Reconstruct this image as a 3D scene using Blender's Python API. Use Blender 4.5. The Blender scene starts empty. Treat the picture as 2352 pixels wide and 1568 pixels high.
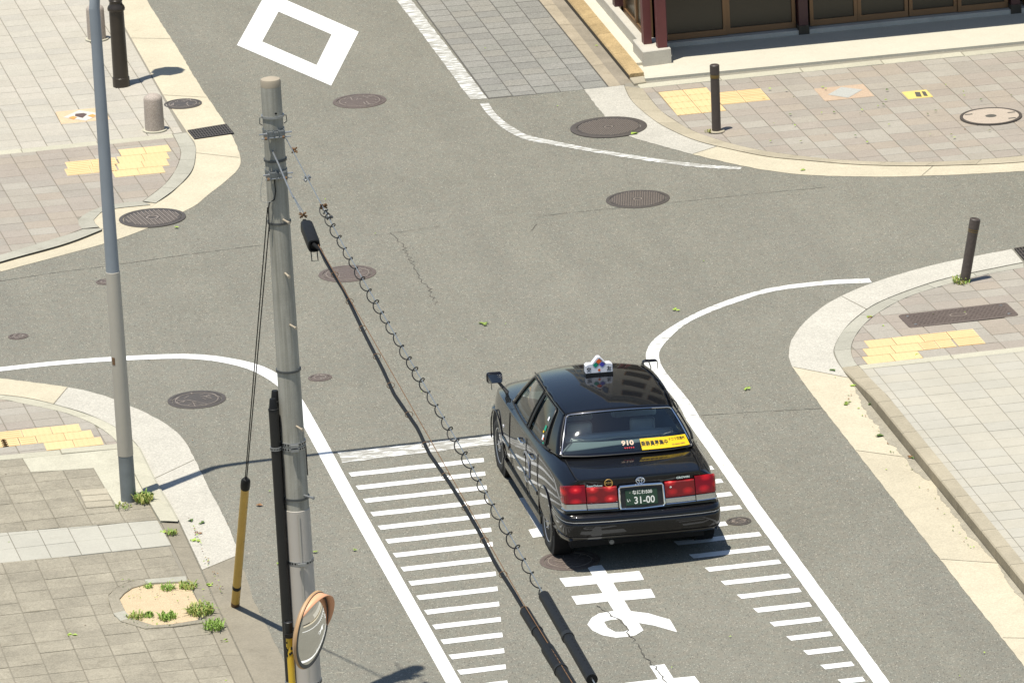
import bpy, bmesh, math, random
from mathutils import Vector, Matrix
random.seed(7)
SC = bpy.context.scene
COL = SC.collection
# ------------------------------------------------------------------ camera
CAM = Vector((-13.48187, -70.1004, 24.8))
PITCH, ROLL, YAW = math.radians(17.3), math.radians(3.0), math.radians(9.95)
fw = Vector((math.sin(YAW)*math.cos(PITCH), math.cos(YAW)*math.cos(PITCH), -math.sin(PITCH)))
r0 = Vector((math.cos(YAW), -math.sin(YAW), 0)); dn = fw.cross(r0)
ex = math.cos(ROLL)*r0 + math.sin(ROLL)*dn
ey = -math.sin(ROLL)*r0 + math.cos(ROLL)*dn
cd = bpy.data.cameras.new('camera'); cam = bpy.data.objects.new('camera', cd); COL.objects.link(cam)
cd.sensor_width = 36; cd.lens = 36*16000/2352; cd.clip_start = 1; cd.clip_end = 3000
cam.matrix_world = Matrix(((ex.x, -ey.x, -fw.x, CAM.x), (ex.y, -ey.y, -fw.y, CAM.y), (ex.z, -ey.z, -fw.z, CAM.z), (0, 0, 0, 1)))
SC.camera = cam
# ------------------------------------------------------------------ sky, sun, exposure
SHX, SHY = .190, .150                     # shadow of a one metre post
elev = math.atan2(1, math.hypot(SHX, SHY))
W = bpy.data.worlds.new('World'); SC.world = W; W.use_nodes = True
nt = W.node_tree; nt.nodes.clear()
sky = nt.nodes.new('ShaderNodeTexSky'); sky.sky_type = 'NISHITA'; sky.sun_disc = False
sky.sun_elevation = elev; sky.sun_rotation = math.atan2(-SHX, -SHY); sky.air_density = 1.0; sky.dust_density = .4
bg = nt.nodes.new('ShaderNodeBackground'); bg.inputs[1].default_value = .09
out = nt.nodes.new('ShaderNodeOutputWorld'); nt.links.new(sky.outputs[0], bg.inputs[0]); nt.links.new(bg.outputs[0], out.inputs[0])
sd = bpy.data.lights.new('sun', 'SUN'); sd.energy = 4.6; sd.angle = math.radians(.55); sd.color = (1, .955, .865)
sun = bpy.data.objects.new('sun', sd); COL.objects.link(sun)
sun.rotation_euler = Vector((SHX, SHY, -1)).to_track_quat('-Z', 'Y').to_euler()
SC.view_settings.view_transform = 'Standard'; SC.view_settings.look = 'None'
SC.view_settings.exposure = .38; SC.view_settings.gamma = 1; SC.view_settings.use_curve_mapping = False
SC.cycles.max_bounces = 8; SC.cycles.transparent_max_bounces = 12

# ------------------------------------------------------------------ helpers
def lift(x, y, z):
    """the point at height z on the sight line of a ground point read from the survey"""
    k = z/CAM.z
    return (x+(CAM.x-x)*k, y+(CAM.y-y)*k)
def ground(px, py, z=0.0):
    d = ex*((px-1176)/16000)+ey*((py-784)/16000)+fw
    return CAM+d*((z-CAM.z)/d.z)

def link(name, me, parent=None, loc=None):
    o = bpy.data.objects.new(name, me); COL.objects.link(o)
    if parent is not None: o.parent = parent
    if loc is not None: o.location = loc
    return o
def tag(o, label=None, cat=None, group=None, kind=None):
    if label: o['label'] = label
    if cat: o['category'] = cat
    if group: o['group'] = group
    if kind: o['kind'] = kind
    return o
def empty(name, loc=(0, 0, 0)):
    o = bpy.data.objects.new(name, None); COL.objects.link(o); o.location = loc; o.empty_display_size = .2
    return o
def mesh(name, V, F, mat, smooth=False, sharp=None):
    me = bpy.data.meshes.new(name); me.from_pydata([tuple(v) for v in V], [], F); me.validate()
    if mat: me.materials.append(mat)
    if smooth:
        for p in me.polygons: p.use_smooth = True
        if sharp: me.set_sharp_from_angle(angle=math.radians(sharp))
    me.update(); return me
def mk(name, V, F, mat, parent=None, smooth=False, sharp=35, loc=None):
    return link(name, mesh(name, V, F, mat, smooth, sharp), parent, loc)
class B:
    """collects shapes for one mesh"""
    def __init__(s): s.V = []; s.F = []
    def add(s, V, F):
        n = len(s.V); s.V += [tuple(v) for v in V]; s.F += [tuple(i+n for i in f) for f in F]; return s
    def box(s, x0, x1, y0, y1, z0, z1):
        return s.add([(x0, y0, z0), (x1, y0, z0), (x1, y1, z0), (x0, y1, z0), (x0, y0, z1), (x1, y0, z1), (x1, y1, z1), (x0, y1, z1)],
                     [(3, 2, 1, 0), (4, 5, 6, 7), (0, 1, 5, 4), (1, 2, 6, 5), (2, 3, 7, 6), (3, 0, 4, 7)])
    def prism(s, poly, z0, z1, bev=0.0):
        n = len(poly)
        if area(poly) < 0: poly = poly[::-1]
        if bev:
            top = inset(poly, bev)
            V = [(x, y, z0) for x, y in poly]+[(x, y, z1-bev) for x, y in poly]+[(x, y, z1) for x, y in top]
            F = [tuple(range(2*n, 3*n))]
            for k in (0, n):
                F += [(k+i, k+(i+1) % n, k+n+(i+1) % n, k+n+i) for i in range(n)]
        else:
            V = [(x, y, z0) for x, y in poly]+[(x, y, z1) for x, y in poly]
            F = [tuple(range(n, 2*n))]+[(i, (i+1) % n, n+(i+1) % n, n+i) for i in range(n)]
        F.append(tuple(range(n-1, -1, -1)))
        return s.add(V, F)
    def tube(s, P, r, n=8, cap=True):
        P = [Vector(p) for p in P]; R = r if isinstance(r, (list, tuple)) else [r]*len(P)
        V = []; F = []; up = None
        for i, p in enumerate(P):
            t = (P[min(i+1, len(P)-1)]-P[max(i-1, 0)]).normalized()
            if up is None:
                up = Vector((0, 0, 1)) if abs(t.z) < .9 else Vector((1, 0, 0))
            a = t.cross(up).normalized(); b = a.cross(t).normalized(); up = b
            for k in range(n):
                g = 2*math.pi*k/n; V.append(p+a*(R[i]*math.cos(g))+b*(R[i]*math.sin(g)))
        for i in range(len(P)-1):
            for k in range(n):
                F.append((i*n+k, i*n+(k+1) % n, (i+1)*n+(k+1) % n, (i+1)*n+k))
        if cap: F += [tuple(range(n-1, -1, -1)), tuple(range((len(P)-1)*n, len(P)*n))]
        return s.add(V, F)
    def lathe(s, prof, n=24, c=(0, 0, 0), cap=True):
        V = []; F = []
        for r, z in prof:
            for k in range(n):
                g = 2*math.pi*k/n; V.append((c[0]+r*math.cos(g), c[1]+r*math.sin(g), c[2]+z))
        for i in range(len(prof)-1):
            for k in range(n):
                F.append((i*n+k, i*n+(k+1) % n, (i+1)*n+(k+1) % n, (i+1)*n+k))
        if cap and prof[-1][0] > 0: F.append(tuple(range((len(prof)-1)*n, len(prof)*n)))
        if cap and prof[0][0] > 0: F.append(tuple(range(n-1, -1, -1)))
        return s.add(V, F)
    def xf(s, fn): s.V = [tuple(fn(*v)) for v in s.V]; return s
    def build(s, name, mat, parent=None, smooth=False, sharp=35, loc=None):
        return mk(name, s.V, s.F, mat, parent, smooth, sharp, loc)
def area(p): return .5*sum(p[i][0]*p[(i+1) % len(p)][1]-p[(i+1) % len(p)][0]*p[i][1] for i in range(len(p)))
def inset(p, d):
    n = len(p); out = []
    for i in range(n):
        a, b, c = Vector(p[i-1]), Vector(p[i]), Vector(p[(i+1) % n])
        e1, e2 = b-a, c-b
        if e1.length < 1e-6 or e2.length < 1e-6: out.append(tuple(b)); continue
        n1 = Vector((-e1.y, e1.x)).normalized(); n2 = Vector((-e2.y, e2.x)).normalized()
        m = n1+n2
        k = d/max(.5, (1+n1.dot(n2))) if m.length > .2 else 0
        out.append((b.x+m.x*k, b.y+m.y*k))
    return out
def clip(poly, q):
    """polygon cut by the convex counter-clockwise polygon q"""
    res = list(poly)
    for i in range(len(q)):
        a, b = q[i], q[(i+1) % len(q)]
        f = lambda p: (b[0]-a[0])*(p[1]-a[1])-(b[1]-a[1])*(p[0]-a[0])
        src, res = res, []
        for j in range(len(src)):
            p, n = src[j], src[(j+1) % len(src)]; fp, fn = f(p), f(n)
            if fp >= 0: res.append(p)
            if (fp >= 0) != (fn >= 0):
                t = fp/(fp-fn); res.append((p[0]+(n[0]-p[0])*t, p[1]+(n[1]-p[1])*t))
        if not res: return []
    o = []
    for p in res:
        if not o or math.hypot(p[0]-o[-1][0], p[1]-o[-1][1]) > .003: o.append(p)
    if len(o) > 1 and math.hypot(o[0][0]-o[-1][0], o[0][1]-o[-1][1]) < .003: o.pop()
    return o
def inside(p, poly):
    c = False; n = len(poly)
    for i in range(n):
        a, b = poly[i], poly[i-1]
        if (a[1] > p[1]) != (b[1] > p[1]) and p[0] < (b[0]-a[0])*(p[1]-a[1])/(b[1]-a[1])+a[0]: c = not c
    return c
def resample(P, n):
    L = [0]
    for a, b in zip(P, P[1:]): L.append(L[-1]+math.hypot(b[0]-a[0], b[1]-a[1]))
    out = []
    for i in range(n):
        t = L[-1]*i/(n-1); k = 0
        while k < len(P)-2 and L[k+1] < t: k += 1
        f = (t-L[k])/max(1e-9, L[k+1]-L[k])
        out.append((P[k][0]+(P[k+1][0]-P[k][0])*f, P[k][1]+(P[k+1][1]-P[k][1])*f))
    return out
def smooth_line(P, n=40):
    """Catmull-Rom through the points, then even spacing"""
    Q = [P[0]]+list(P)+[P[-1]]; o = []
    for i in range(1, len(Q)-2):
        for k in range(8):
            t = k/8; p0, p1, p2, p3 = Q[i-1], Q[i], Q[i+1], Q[i+2]
            o.append(tuple(.5*(2*p1[j]+(p2[j]-p0[j])*t+(2*p0[j]-5*p1[j]+4*p2[j]-p3[j])*t*t+(3*p1[j]-p0[j]-3*p2[j]+p3[j])*t**3) for j in (0, 1)))
    o.append(tuple(P[-1])); return resample(o, n)

# ------------------------------------------------------------------ materials
def nodes(m):
    m.use_nodes = True; t = m.node_tree; b = t.nodes['Principled BSDF']; return t, b
def N(t, kind, **kw):
    n = t.nodes.new('ShaderNode'+kind)
    for k, v in kw.items(): setattr(n, k, v)
    return n
def noise(t, vec, scale, detail=4, rough=.6):
    n = N(t, 'TexNoise'); n.inputs['Scale'].default_value = scale; n.inputs['Detail'].default_value = detail
    n.inputs['Roughness'].default_value = rough; t.links.new(vec, n.inputs['Vector']); return n.outputs['Fac']
def ramp(t, fac, a, b, c0=(0, 0, 0, 1), c1=(1, 1, 1, 1)):
    r = N(t, 'ValToRGB'); r.color_ramp.elements[0].position = a; r.color_ramp.elements[1].position = b
    r.color_ramp.elements[0].color = c0; r.color_ramp.elements[1].color = c1; t.links.new(fac, r.inputs[0]); return r.outputs[0]
def mixc(t, fac, a, b, mode='MIX'):
    m = N(t, 'Mix', data_type='RGBA', blend_type=mode)
    for s, v in ((0, fac), (6, a), (7, b)):
        if isinstance(v, (int, float)): m.inputs[s].default_value = v
        elif isinstance(v, tuple): m.inputs[s].default_value = v
        else: t.links.new(v, m.inputs[s])
    return m.outputs[2]
def rgba(c): return (c[0], c[1], c[2], 1)
def plain(name, c, rough=.6, metal=0, var=.12, scale=6, bump=0, spec=.5, fine=0, coat=0, objvar=0, **kw):
    """base colour broken up by noise at two scales; objvar varies it from piece to piece"""
    m = bpy.data.materials.new(name); t, b = nodes(m)
    tc = N(t, 'NewGeometry'); vec = tc.outputs['Position']
    n1 = noise(t, vec, scale)
    lo = rgba([x*(1-var) for x in c]); hi = rgba([min(1, x*(1+var)) for x in c])
    col = mixc(t, n1, lo, hi)
    if fine:
        n2 = noise(t, vec, 90, 2); g = ramp(t, n2, .35, .65, (1-fine, 1-fine, 1-fine, 1), (1+fine, 1+fine, 1+fine, 1)); col = mixc(t, 1.0, col, g, 'MULTIPLY')
    if objvar:
        oi = N(t, 'ObjectInfo'); g = ramp(t, oi.outputs['Random'], 0, 1, (1-objvar, 1-objvar, 1-objvar, 1), (1+objvar, 1+objvar, 1+objvar, 1)); col = mixc(t, 1.0, col, g, 'MULTIPLY')
    t.links.new(col, b.inputs['Base Color'])
    b.inputs['Roughness'].default_value = rough; b.inputs['Metallic'].default_value = metal
    b.inputs['Specular IOR Level'].default_value = spec; b.inputs['Coat Weight'].default_value = coat; b.inputs['Coat Roughness'].default_value = .02
    if bump:
        bp = N(t, 'Bump'); bp.inputs['Strength'].default_value = bump; bp.inputs['Distance'].default_value = .01
        t.links.new(noise(t, vec, 120, 3), bp.inputs['Height']); t.links.new(bp.outputs[0], b.inputs['Normal'])
    return m
def asphalt_mat():
    m = bpy.data.materials.new('asphalt'); t, b = nodes(m); vec = N(t, 'NewGeometry').outputs['Position']
    mapn = N(t, 'Mapping'); mapn.inputs['Scale'].default_value = (1, .55, 1); t.links.new(vec, mapn.inputs[0])
    big = noise(t, vec, .28, 5, .6); mid = noise(t, mapn.outputs[0], 2.2, 5, .65)
    col = mixc(t, ramp(t, big, .35, .65), (.184, .175, .143, 1), (.202, .192, .159, 1))
    col = mixc(t, ramp(t, mid, .3, .75), col, (.200, .189, .160, 1)) if False else mixc(t, 1.0, col, ramp(t, mid, .25, .8, (.93, .93, .93, 1), (1.06, 1.06, 1.06, 1)), 'MULTIPLY')
    vo = N(t, 'TexVoronoi'); vo.inputs['Scale'].default_value = 115; t.links.new(mapn.outputs[0], vo.inputs['Vector'])
    sp = N(t, 'SeparateColor'); t.links.new(vo.outputs['Color'], sp.inputs[0])
    col = mixc(t, 1.0, col, ramp(t, sp.outputs[1], 0, 1, (.86, .86, .86, 1), (1.12, 1.12, 1.12, 1)), 'MULTIPLY')
    col = mixc(t, ramp(t, sp.outputs[0], .955, .965), col, (.335, .315, .265, 1))
    col = mixc(t, ramp(t, sp.outputs[2], .955, .965), col, (.10, .095, .08, 1))
    tint = mixc(t, ramp(t, noise(t, vec, 9, 3), .4, .62), (1.02, 1.0, .96, 1), (.97, 1.0, .98, 1)); col = mixc(t, 1.0, col, tint, 'MULTIPLY')
    ms = N(t, 'Mapping'); ms.inputs['Scale'].default_value = (1.5, .12, 1); t.links.new(vec, ms.inputs[0])
    trk = ramp(t, noise(t, ms.outputs[0], 1.1, 4, .6), .38, .66, (.955, .955, .96, 1), (1.03, 1.03, 1.025, 1)); col = mixc(t, 1.0, col, trk, 'MULTIPLY')
    oil = ramp(t, noise(t, vec, 7, 3, .5), .74, .80); col = mixc(t, oil, col, mixc(t, 1.0, col, (.66, .65, .64, 1), 'MULTIPLY'))
    sta = ramp(t, noise(t, mapn.outputs[0], .9, 6, .7), .62, .80); col = mixc(t, sta, col, mixc(t, 1.0, col, (.86, .855, .85, 1), 'MULTIPLY'))
    t.links.new(col, b.inputs['Base Color']); b.inputs['Roughness'].default_value = .82; b.inputs['Specular IOR Level'].default_value = .35
    bp = N(t, 'Bump'); bp.inputs['Strength'].default_value = .35; bp.inputs['Distance'].default_value = .006
    t.links.new(noise(t, vec, 70, 3), bp.inputs['Height']); t.links.new(bp.outputs[0], b.inputs['Normal'])
    return m
def paint_mat(name, wear, cross=False):
    """thermoplastic road paint: worn through to the asphalt where the noise says so"""
    m = bpy.data.materials.new(name); t, b = nodes(m); vec = N(t, 'NewGeometry').outputs['Position']
    mp = N(t, 'Mapping'); mp.inputs['Scale'].default_value = (1.2, 9, 1) if cross else (5, 4, 1); t.links.new(vec, mp.inputs[0])
    f = noise(t, mp.outputs[0], 3.0, 8, .72)
    w = ramp(t, f, wear-.03, wear+.05)
    white = mixc(t, noise(t, vec, 14, 4), (.70, .70, .66, 1), (.82, .82, .79, 1))
    white = mixc(t, ramp(t, noise(t, vec, 2.4, 7, .75), .56, .74), white, (.46, .45, .40, 1))
    col = mixc(t, w, (.30, .285, .24, 1), white)
    t.links.new(col, b.inputs['Base Color']); b.inputs['Roughness'].default_value = .6
    return m
def concrete_mat(name, c, var=.16, stain=.25, spot=.10, objvar=.05):
    m = bpy.data.materials.new(name); t, b = nodes(m); vec = N(t, 'NewGeometry').outputs['Position']
    col = mixc(t, ramp(t, noise(t, vec, 1.6, 6, .7), .3, .7), rgba([x*(1-var) for x in c]), rgba([x*(1+var*.5) for x in c]))
    st = ramp(t, noise(t, vec, 3.3, 8, .75), .55, .78); col = mixc(t, st, col, mixc(t, 1.0, col, (1-stain, 1-stain*1.05, 1-stain*1.15, 1), 'MULTIPLY'))
    vo = N(t, 'TexVoronoi'); vo.inputs['Scale'].default_value = 75; t.links.new(vec, vo.inputs['Vector'])
    sp = N(t, 'SeparateColor'); t.links.new(vo.outputs['Color'], sp.inputs[0])
    col = mixc(t, 1.0, col, ramp(t, sp.outputs[0], 0, 1, (1-spot,)*3+(1,), (1+spot,)*3+(1,)), 'MULTIPLY')
    if objvar:
        oi = N(t, 'ObjectInfo'); col = mixc(t, 1.0, col, ramp(t, oi.outputs['Random'], 0, 1, (1-objvar, 1-objvar, 1-objvar, 1), (1+objvar, 1+objvar, 1+objvar, 1)), 'MULTIPLY')
    t.links.new(col, b.inputs['Base Color']); b.inputs['Roughness'].default_value = .85; b.inputs['Specular IOR Level'].default_value = .3
    bp = N(t, 'Bump'); bp.inputs['Strength'].default_value = .2; bp.inputs['Distance'].default_value = .004
    t.links.new(noise(t, vec, 80, 3), bp.inputs['Height']); t.links.new(bp.outputs[0], b.inputs['Normal'])
    return m
def paver_mat(name, cols, speck=.10):
    """slab colour picked piece by piece from a short list"""
    m = bpy.data.materials.new(name); t, b = nodes(m); vec = N(t, 'NewGeometry').outputs['Position']
    oi = N(t, 'ObjectInfo'); r = N(t, 'ValToRGB'); r.color_ramp.interpolation = 'CONSTANT'
    e = r.color_ramp.elements
    while len(e) < len(cols): e.new(.5)
    for i, c in enumerate(cols): e[i].position = i/len(cols); e[i].color = rgba(c)
    t.links.new(oi.outputs['Random'], r.inputs[0]); col = r.outputs[0]
    col = mixc(t, 1.0, col, ramp(t, noise(t, vec, 1.3, 6, .7), .25, .8, (.90, .90, .89, 1), (1.07, 1.07, 1.07, 1)), 'MULTIPLY')
    col = mixc(t, ramp(t, noise(t, vec, 5, 7, .75), .58, .8), col, mixc(t, 1.0, col, (.84, .83, .80, 1), 'MULTIPLY'))
    vo = N(t, 'TexVoronoi'); vo.inputs['Scale'].default_value = 80; t.links.new(vec, vo.inputs['Vector'])
    sp = N(t, 'SeparateColor'); t.links.new(vo.outputs['Color'], sp.inputs[0])
    col = mixc(t, 1.0, col, ramp(t, sp.outputs[0], 0, 1, (1-speck,)*3+(1,), (1+speck,)*3+(1,)), 'MULTIPLY')
    t.links.new(col, b.inputs['Base Color']); b.inputs['Roughness'].default_value = .8; b.inputs['Specular IOR Level'].default_value = .35
    return m
def glass_mat(name, tint, rough=.012, ior=1.8):
    m = bpy.data.materials.new(name); m.use_nodes = True; t = m.node_tree; t.nodes.clear()
    tr = N(t, 'BsdfTransparent'); tr.inputs[0].default_value = rgba(tint)
    gl = N(t, 'BsdfGlossy'); gl.inputs['Roughness'].default_value = rough; gl.inputs[0].default_value = (1, 1, 1, 1)
    fr = N(t, 'Fresnel'); fr.inputs[0].default_value = ior; mx = N(t, 'MixShader'); o = N(t, 'OutputMaterial')
    t.links.new(fr.outputs[0], mx.inputs[0]); t.links.new(tr.outputs[0], mx.inputs[1]); t.links.new(gl.outputs[0], mx.inputs[2]); t.links.new(mx.outputs[0], o.inputs[0])
    return m
M = {}
M['asphalt'] = asphalt_mat()
M['paint'] = paint_mat('road_paint', .31)
M['paint_worn'] = paint_mat('road_paint_worn', .515, True)
M['paint_thin'] = paint_mat('road_paint_thin', .45, True)
M['apron'] = concrete_mat('gutter_concrete', (.50, .445, .325), .10, .14)
M['apron_pale'] = concrete_mat('pale_gutter_concrete', (.455, .43, .365), .10, .12, .16)
M['apron_grey'] = concrete_mat('old_gutter_concrete', (.27, .24, .18), .16, .22)
M['kerb'] = concrete_mat('kerb_concrete', (.385, .338, .245), .14, .22, .08, .07)
M['kerb_grey'] = concrete_mat('grey_kerb_concrete', (.37, .355, .29), .12, .22, .08, .06)
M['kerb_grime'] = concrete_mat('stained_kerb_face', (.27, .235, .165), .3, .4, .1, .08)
M['strip'] = concrete_mat('edging_concrete', (.46, .435, .335), .10, .15, .08, .05)
M['joint_dark'] = plain('gutter_joint_dirt', (.19, .17, .125), .95, scale=12, var=.3)
M['joint'] = plain('joint_sand', (.235, .215, .17), .95, scale=8)
M['paver_pink'] = paver_mat('pink_grey_pavers', [(.318, .275, .228), (.335, .302, .250), (.335, .288, .232), (.308, .277, .233), (.352, .322, .270), (.322, .282, .236)])
M['paver_beige'] = paver_mat('beige_pavers', [(.425, .392, .325), (.415, .382, .318), (.435, .40, .335), (.40, .372, .315), (.425, .395, .33)])
M['paver_pale'] = paver_mat('pale_pavers', [(.425, .398, .328), (.42, .396, .33), (.422, .398, .334), (.43, .400, .326)], .04)
M['slab_old'] = concrete_mat('old_slabs', (.298, .268, .203), .24, .34, .16, .07)
M['slab_light'] = concrete_mat('light_slabs', (.405, .388, .325), .06, .10, .05, .04)
M['edging'] = concrete_mat('edging_slabs', (.385, .345, .26), .1, .2, .1, .10)
M['cement'] = concrete_mat('cement_patch', (.47, .445, .345), .14, .22, .10, .04)
M['block_grey'] = paver_mat('grey_blocks', [(.235, .228, .20), (.25, .24, .212), (.22, .212, .188), (.245, .232, .20)], .2)
M['tactile'] = plain('yellow_tactile', (.655, .475, .245), .75, var=.06, scale=5, fine=.05, objvar=.04)
M['iron'] = plain('rusty_iron', (.125, .098, .082), .6, .1, var=.3, scale=18, fine=.25)
M['iron_dark'] = plain('dark_iron', (.085, .073, .062), .55, .1, var=.25, scale=20, fine=.2)
M['iron_worn'] = plain('worn_iron', (.30, .25, .205), .45, .2, var=.3, scale=30)
M['crack'] = plain('crack_dirt', (.088, .082, .068), .95)
M['granite'] = plain('granite', (.37, .315, .265), .75, var=.16, scale=9, fine=.22)
M['bronze_paint'] = plain('brown_post_paint', (.060, .046, .040), .45, var=.2, scale=14)
M['bronze_worn'] = plain('scuffed_post_paint', (.070, .055, .046), .5, var=.55, scale=26)
M['gold_band'] = plain('gold_band', (.16, .105, .03), .4, .3)
M['lamp_brown'] = plain('dark_bronze', (.040, .032, .024), .32, .2, var=.2)
M['galv'] = plain('blue_grey_coating', (.245, .272, .295), .5, var=.10, scale=4)
M['galv_base'] = plain('galvanised_steel', (.17, .19, .195), .5, .2, var=.3, scale=7)
M['beige_coat'] = plain('beige_coating', (.44, .405, .335), .6, var=.05, scale=3)
M['pole'] = plain('pole_concrete', (.335, .32, .27), .75, var=.2, scale=5, fine=.06)
t_, b_p = M['pole'].node_tree, M['pole'].node_tree.nodes['Principled BSDF']
src = b_p.inputs['Base Color'].links[0].from_socket; geo = N(t_, 'NewGeometry'); mpp = N(t_, 'Mapping'); mpp.inputs['Scale'].default_value = (22, 22, .7); t_.links.new(geo.outputs['Position'], mpp.inputs[0])
strk = ramp(t_, noise(t_, mpp.outputs[0], 1.0, 5, .6), .42, .66, (1.04, 1.04, 1.03, 1), (.70, .70, .67, 1)); t_.links.new(mixc(t_, 1.0, src, strk, 'MULTIPLY'), b_p.inputs['Base Color'])
M['pole_top'] = plain('pole_cap', (.36, .305, .225), .8, var=.2, scale=10)
M['pole_beige'] = plain('pole_sheet', (.46, .42, .36), .6, var=.04)
M['steel'] = plain('zinc_steel', (.36, .37, .37), .4, .7, var=.25, scale=30)
M['clamp_steel'] = plain('clamp_steel', (.20, .215, .22), .45, .6, var=.4, scale=40)
M['steel_dark'] = plain('weathered_steel', (.10, .105, .105), .5, .6, var=.3, scale=30)
M['rust'] = plain('rust', (.15, .082, .036), .8, var=.4, scale=30)
M['black_pipe'] = plain('black_plastic', (.012, .0115, .010), .5, var=.2)
M['black_rubber'] = plain('black_sheath', (.012, .0125, .0125), .5, var=.3, scale=20, spec=.2)
M['wire'] = plain('strand_wire', (.42, .44, .44), .35, .8, var=.1)
M['guard'] = plain('ochre_guard', (.50, .315, .065), .5, var=.16, scale=6, fine=.05)
M['yellow'] = plain('yellow_post', (.68, .43, .03), .45, var=.08)
M['orange'] = plain('orange_mirror', (.76, .38, .21), .5, var=.06)
M['orange_brown'] = plain('faded_mirror_rim', (.48, .30, .15), .5, var=.2)
M['mirror'] = plain('mirror_face', (.80, .80, .78), .02, 1.0, var=0)
M['sand'] = plain('pit_sand', (.52, .405, .255), .95, var=.14, scale=8, fine=.2, bump=.5)
M['soil'] = plain('soil', (.14, .115, .075), .95, var=.3)
M['grass'] = plain('weed_leaf', (.22, .335, .06), .6, var=.45, scale=25, objvar=.15)
M['grass_dry'] = plain('dry_weed_leaf', (.36, .36, .10), .6, var=.4, scale=25)
M['leaf'] = plain('fallen_leaf', (.30, .42, .06), .6, var=.6, scale=3)
M['leaf_dark'] = plain('fallen_leaf_dark', (.09, .15, .03), .6, var=.5, scale=3)
M['leaf_brown'] = plain('fallen_leaf_brown', (.24, .12, .045), .7, var=.4, scale=3)

# ------------------------------------------------------------------ the road
S = 700
road = mk('road', [(-S, -S, 0), (S, -S, 0), (S, S, 0), (-S, S, 0)], [(0, 1, 2, 3)], M['asphalt'])
tag(road, kind='structure')
ZP = .004
def band(name, A, Bp, mat, n=60, z=ZP, parent=None, curve=True):
    a = smooth_line(A, n) if curve else A; b = smooth_line(Bp, n) if curve else Bp
    m = len(a); V = [(x, y, z) for x, y in a]+[(x, y, z) for x, y in b]
    return mk(name, V, [(i, m+i, m+i+1, i+1) for i in range(m-1)], mat, parent or road)
def poly(name, P, mat, z=ZP, parent=None):
    if area(P) < 0: P = P[::-1]
    return mk(name, [(x, y, z) for x, y in P], [tuple(range(len(P)))], mat, parent or road)
def rag(P, amp=.008, step=.12):
    """paint edges that are not ruler straight"""
    o = []
    for i in range(len(P)):
        a, b = P[i], P[(i+1) % len(P)]; L = math.hypot(b[0]-a[0], b[1]-a[1]); n = max(1, int(L/step))
        for k in range(n):
            t = k/n; j = 0 if k == 0 else amp
            o.append((a[0]+(b[0]-a[0])*t+random.uniform(-j, j)*.5, a[1]+(b[1]-a[1])*t+random.uniform(-j, j)))
    return o
# left edge line, round the corner
ups = [(-9, 9.25), (-6.6, 9.40), (-5.77, 9.42), (-5.11, 9.43), (-4.43, 9.37), (-3.68, 9.22), (-3.32, 9.05), (-3.08, 8.84), (-2.82, 8.52), (-2.64, 8.10), (-2.53, 7.55), (-2.495, 6.9), (-2.485, 5.5), (-2.485, 2.6), (-2.46, -3.15), (-2.45, -9)]
los = [(-9, 9.09), (-6.6, 9.24), (-5.79, 9.26), (-5.12, 9.27), (-4.45, 9.20), (-3.71, 9.04), (-3.37, 8.86), (-3.14, 8.64), (-2.93, 8.33), (-2.79, 7.95), (-2.69, 7.5), (-2.655, 6.9), (-2.645, 5.5), (-2.645, 2.6), (-2.61, -3.15), (-2.60, -9)]
o = band('edge_line', ups, los, M['paint'], 120)
# right edge line with its bend at the corner
ups = [(4.92, 9.35), (4.49, 9.43), (4.08, 9.43), (3.66, 9.37), (3.11, 9.08), (2.63, 8.70), (2.22, 8.25), (1.90, 7.80), (1.74, 7.43), (1.66, 7.1), (1.625, 6.7), (1.63, 6.2), (1.65, 5.3), (1.62, 4.7)]
los = [(4.91, 9.16), (4.45, 9.26), (4.04, 9.27), (3.62, 9.20), (3.07, 8.87), (2.60, 8.50), (2.31, 8.16), (2.04, 7.70), (1.88, 7.35), (1.81, 7.05), (1.775, 6.7), (1.775, 6.2), (1.80, 5.3), (1.785, 4.7)]
o = band('edge_line', ups, los, M['paint_thin'], 70)
poly('edge_line', rag([(1.617, 4.69), (1.59, 1.2), (1.60, -4.5), (1.60, -9), (1.755, -9), (1.76, -4.5), (1.75, 1.2), (1.782, 4.69)], .006), M['paint'])
# worn line along the paved lane, then a broken arc
poly('edge_line', rag([(1.80, 19.25), (1.78, 25), (1.77, 32), (1.97, 32), (1.975, 25), (2.025, 19.22)], .012), M['paint_worn'])
ups = [(2.0, 19.0), (1.99, 18.5), (2.03, 18.0), (2.10, 17.6), (2.20, 17.22), (2.43, 16.88), (2.83, 16.34), (3.18, 15.93), (3.66, 15.42), (4.14, 14.98), (4.53, 14.72)]
los = [(1.88, 19.0), (1.88, 18.5), (1.92, 17.9), (2.0, 17.42), (2.14, 17.0), (2.41, 16.65), (2.79, 16.18), (3.14, 15.77), (3.61, 15.27), (4.10, 14.84), (4.49, 14.62)]
band('edge_line', ups, los, M['paint_worn'], 70)
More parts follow.
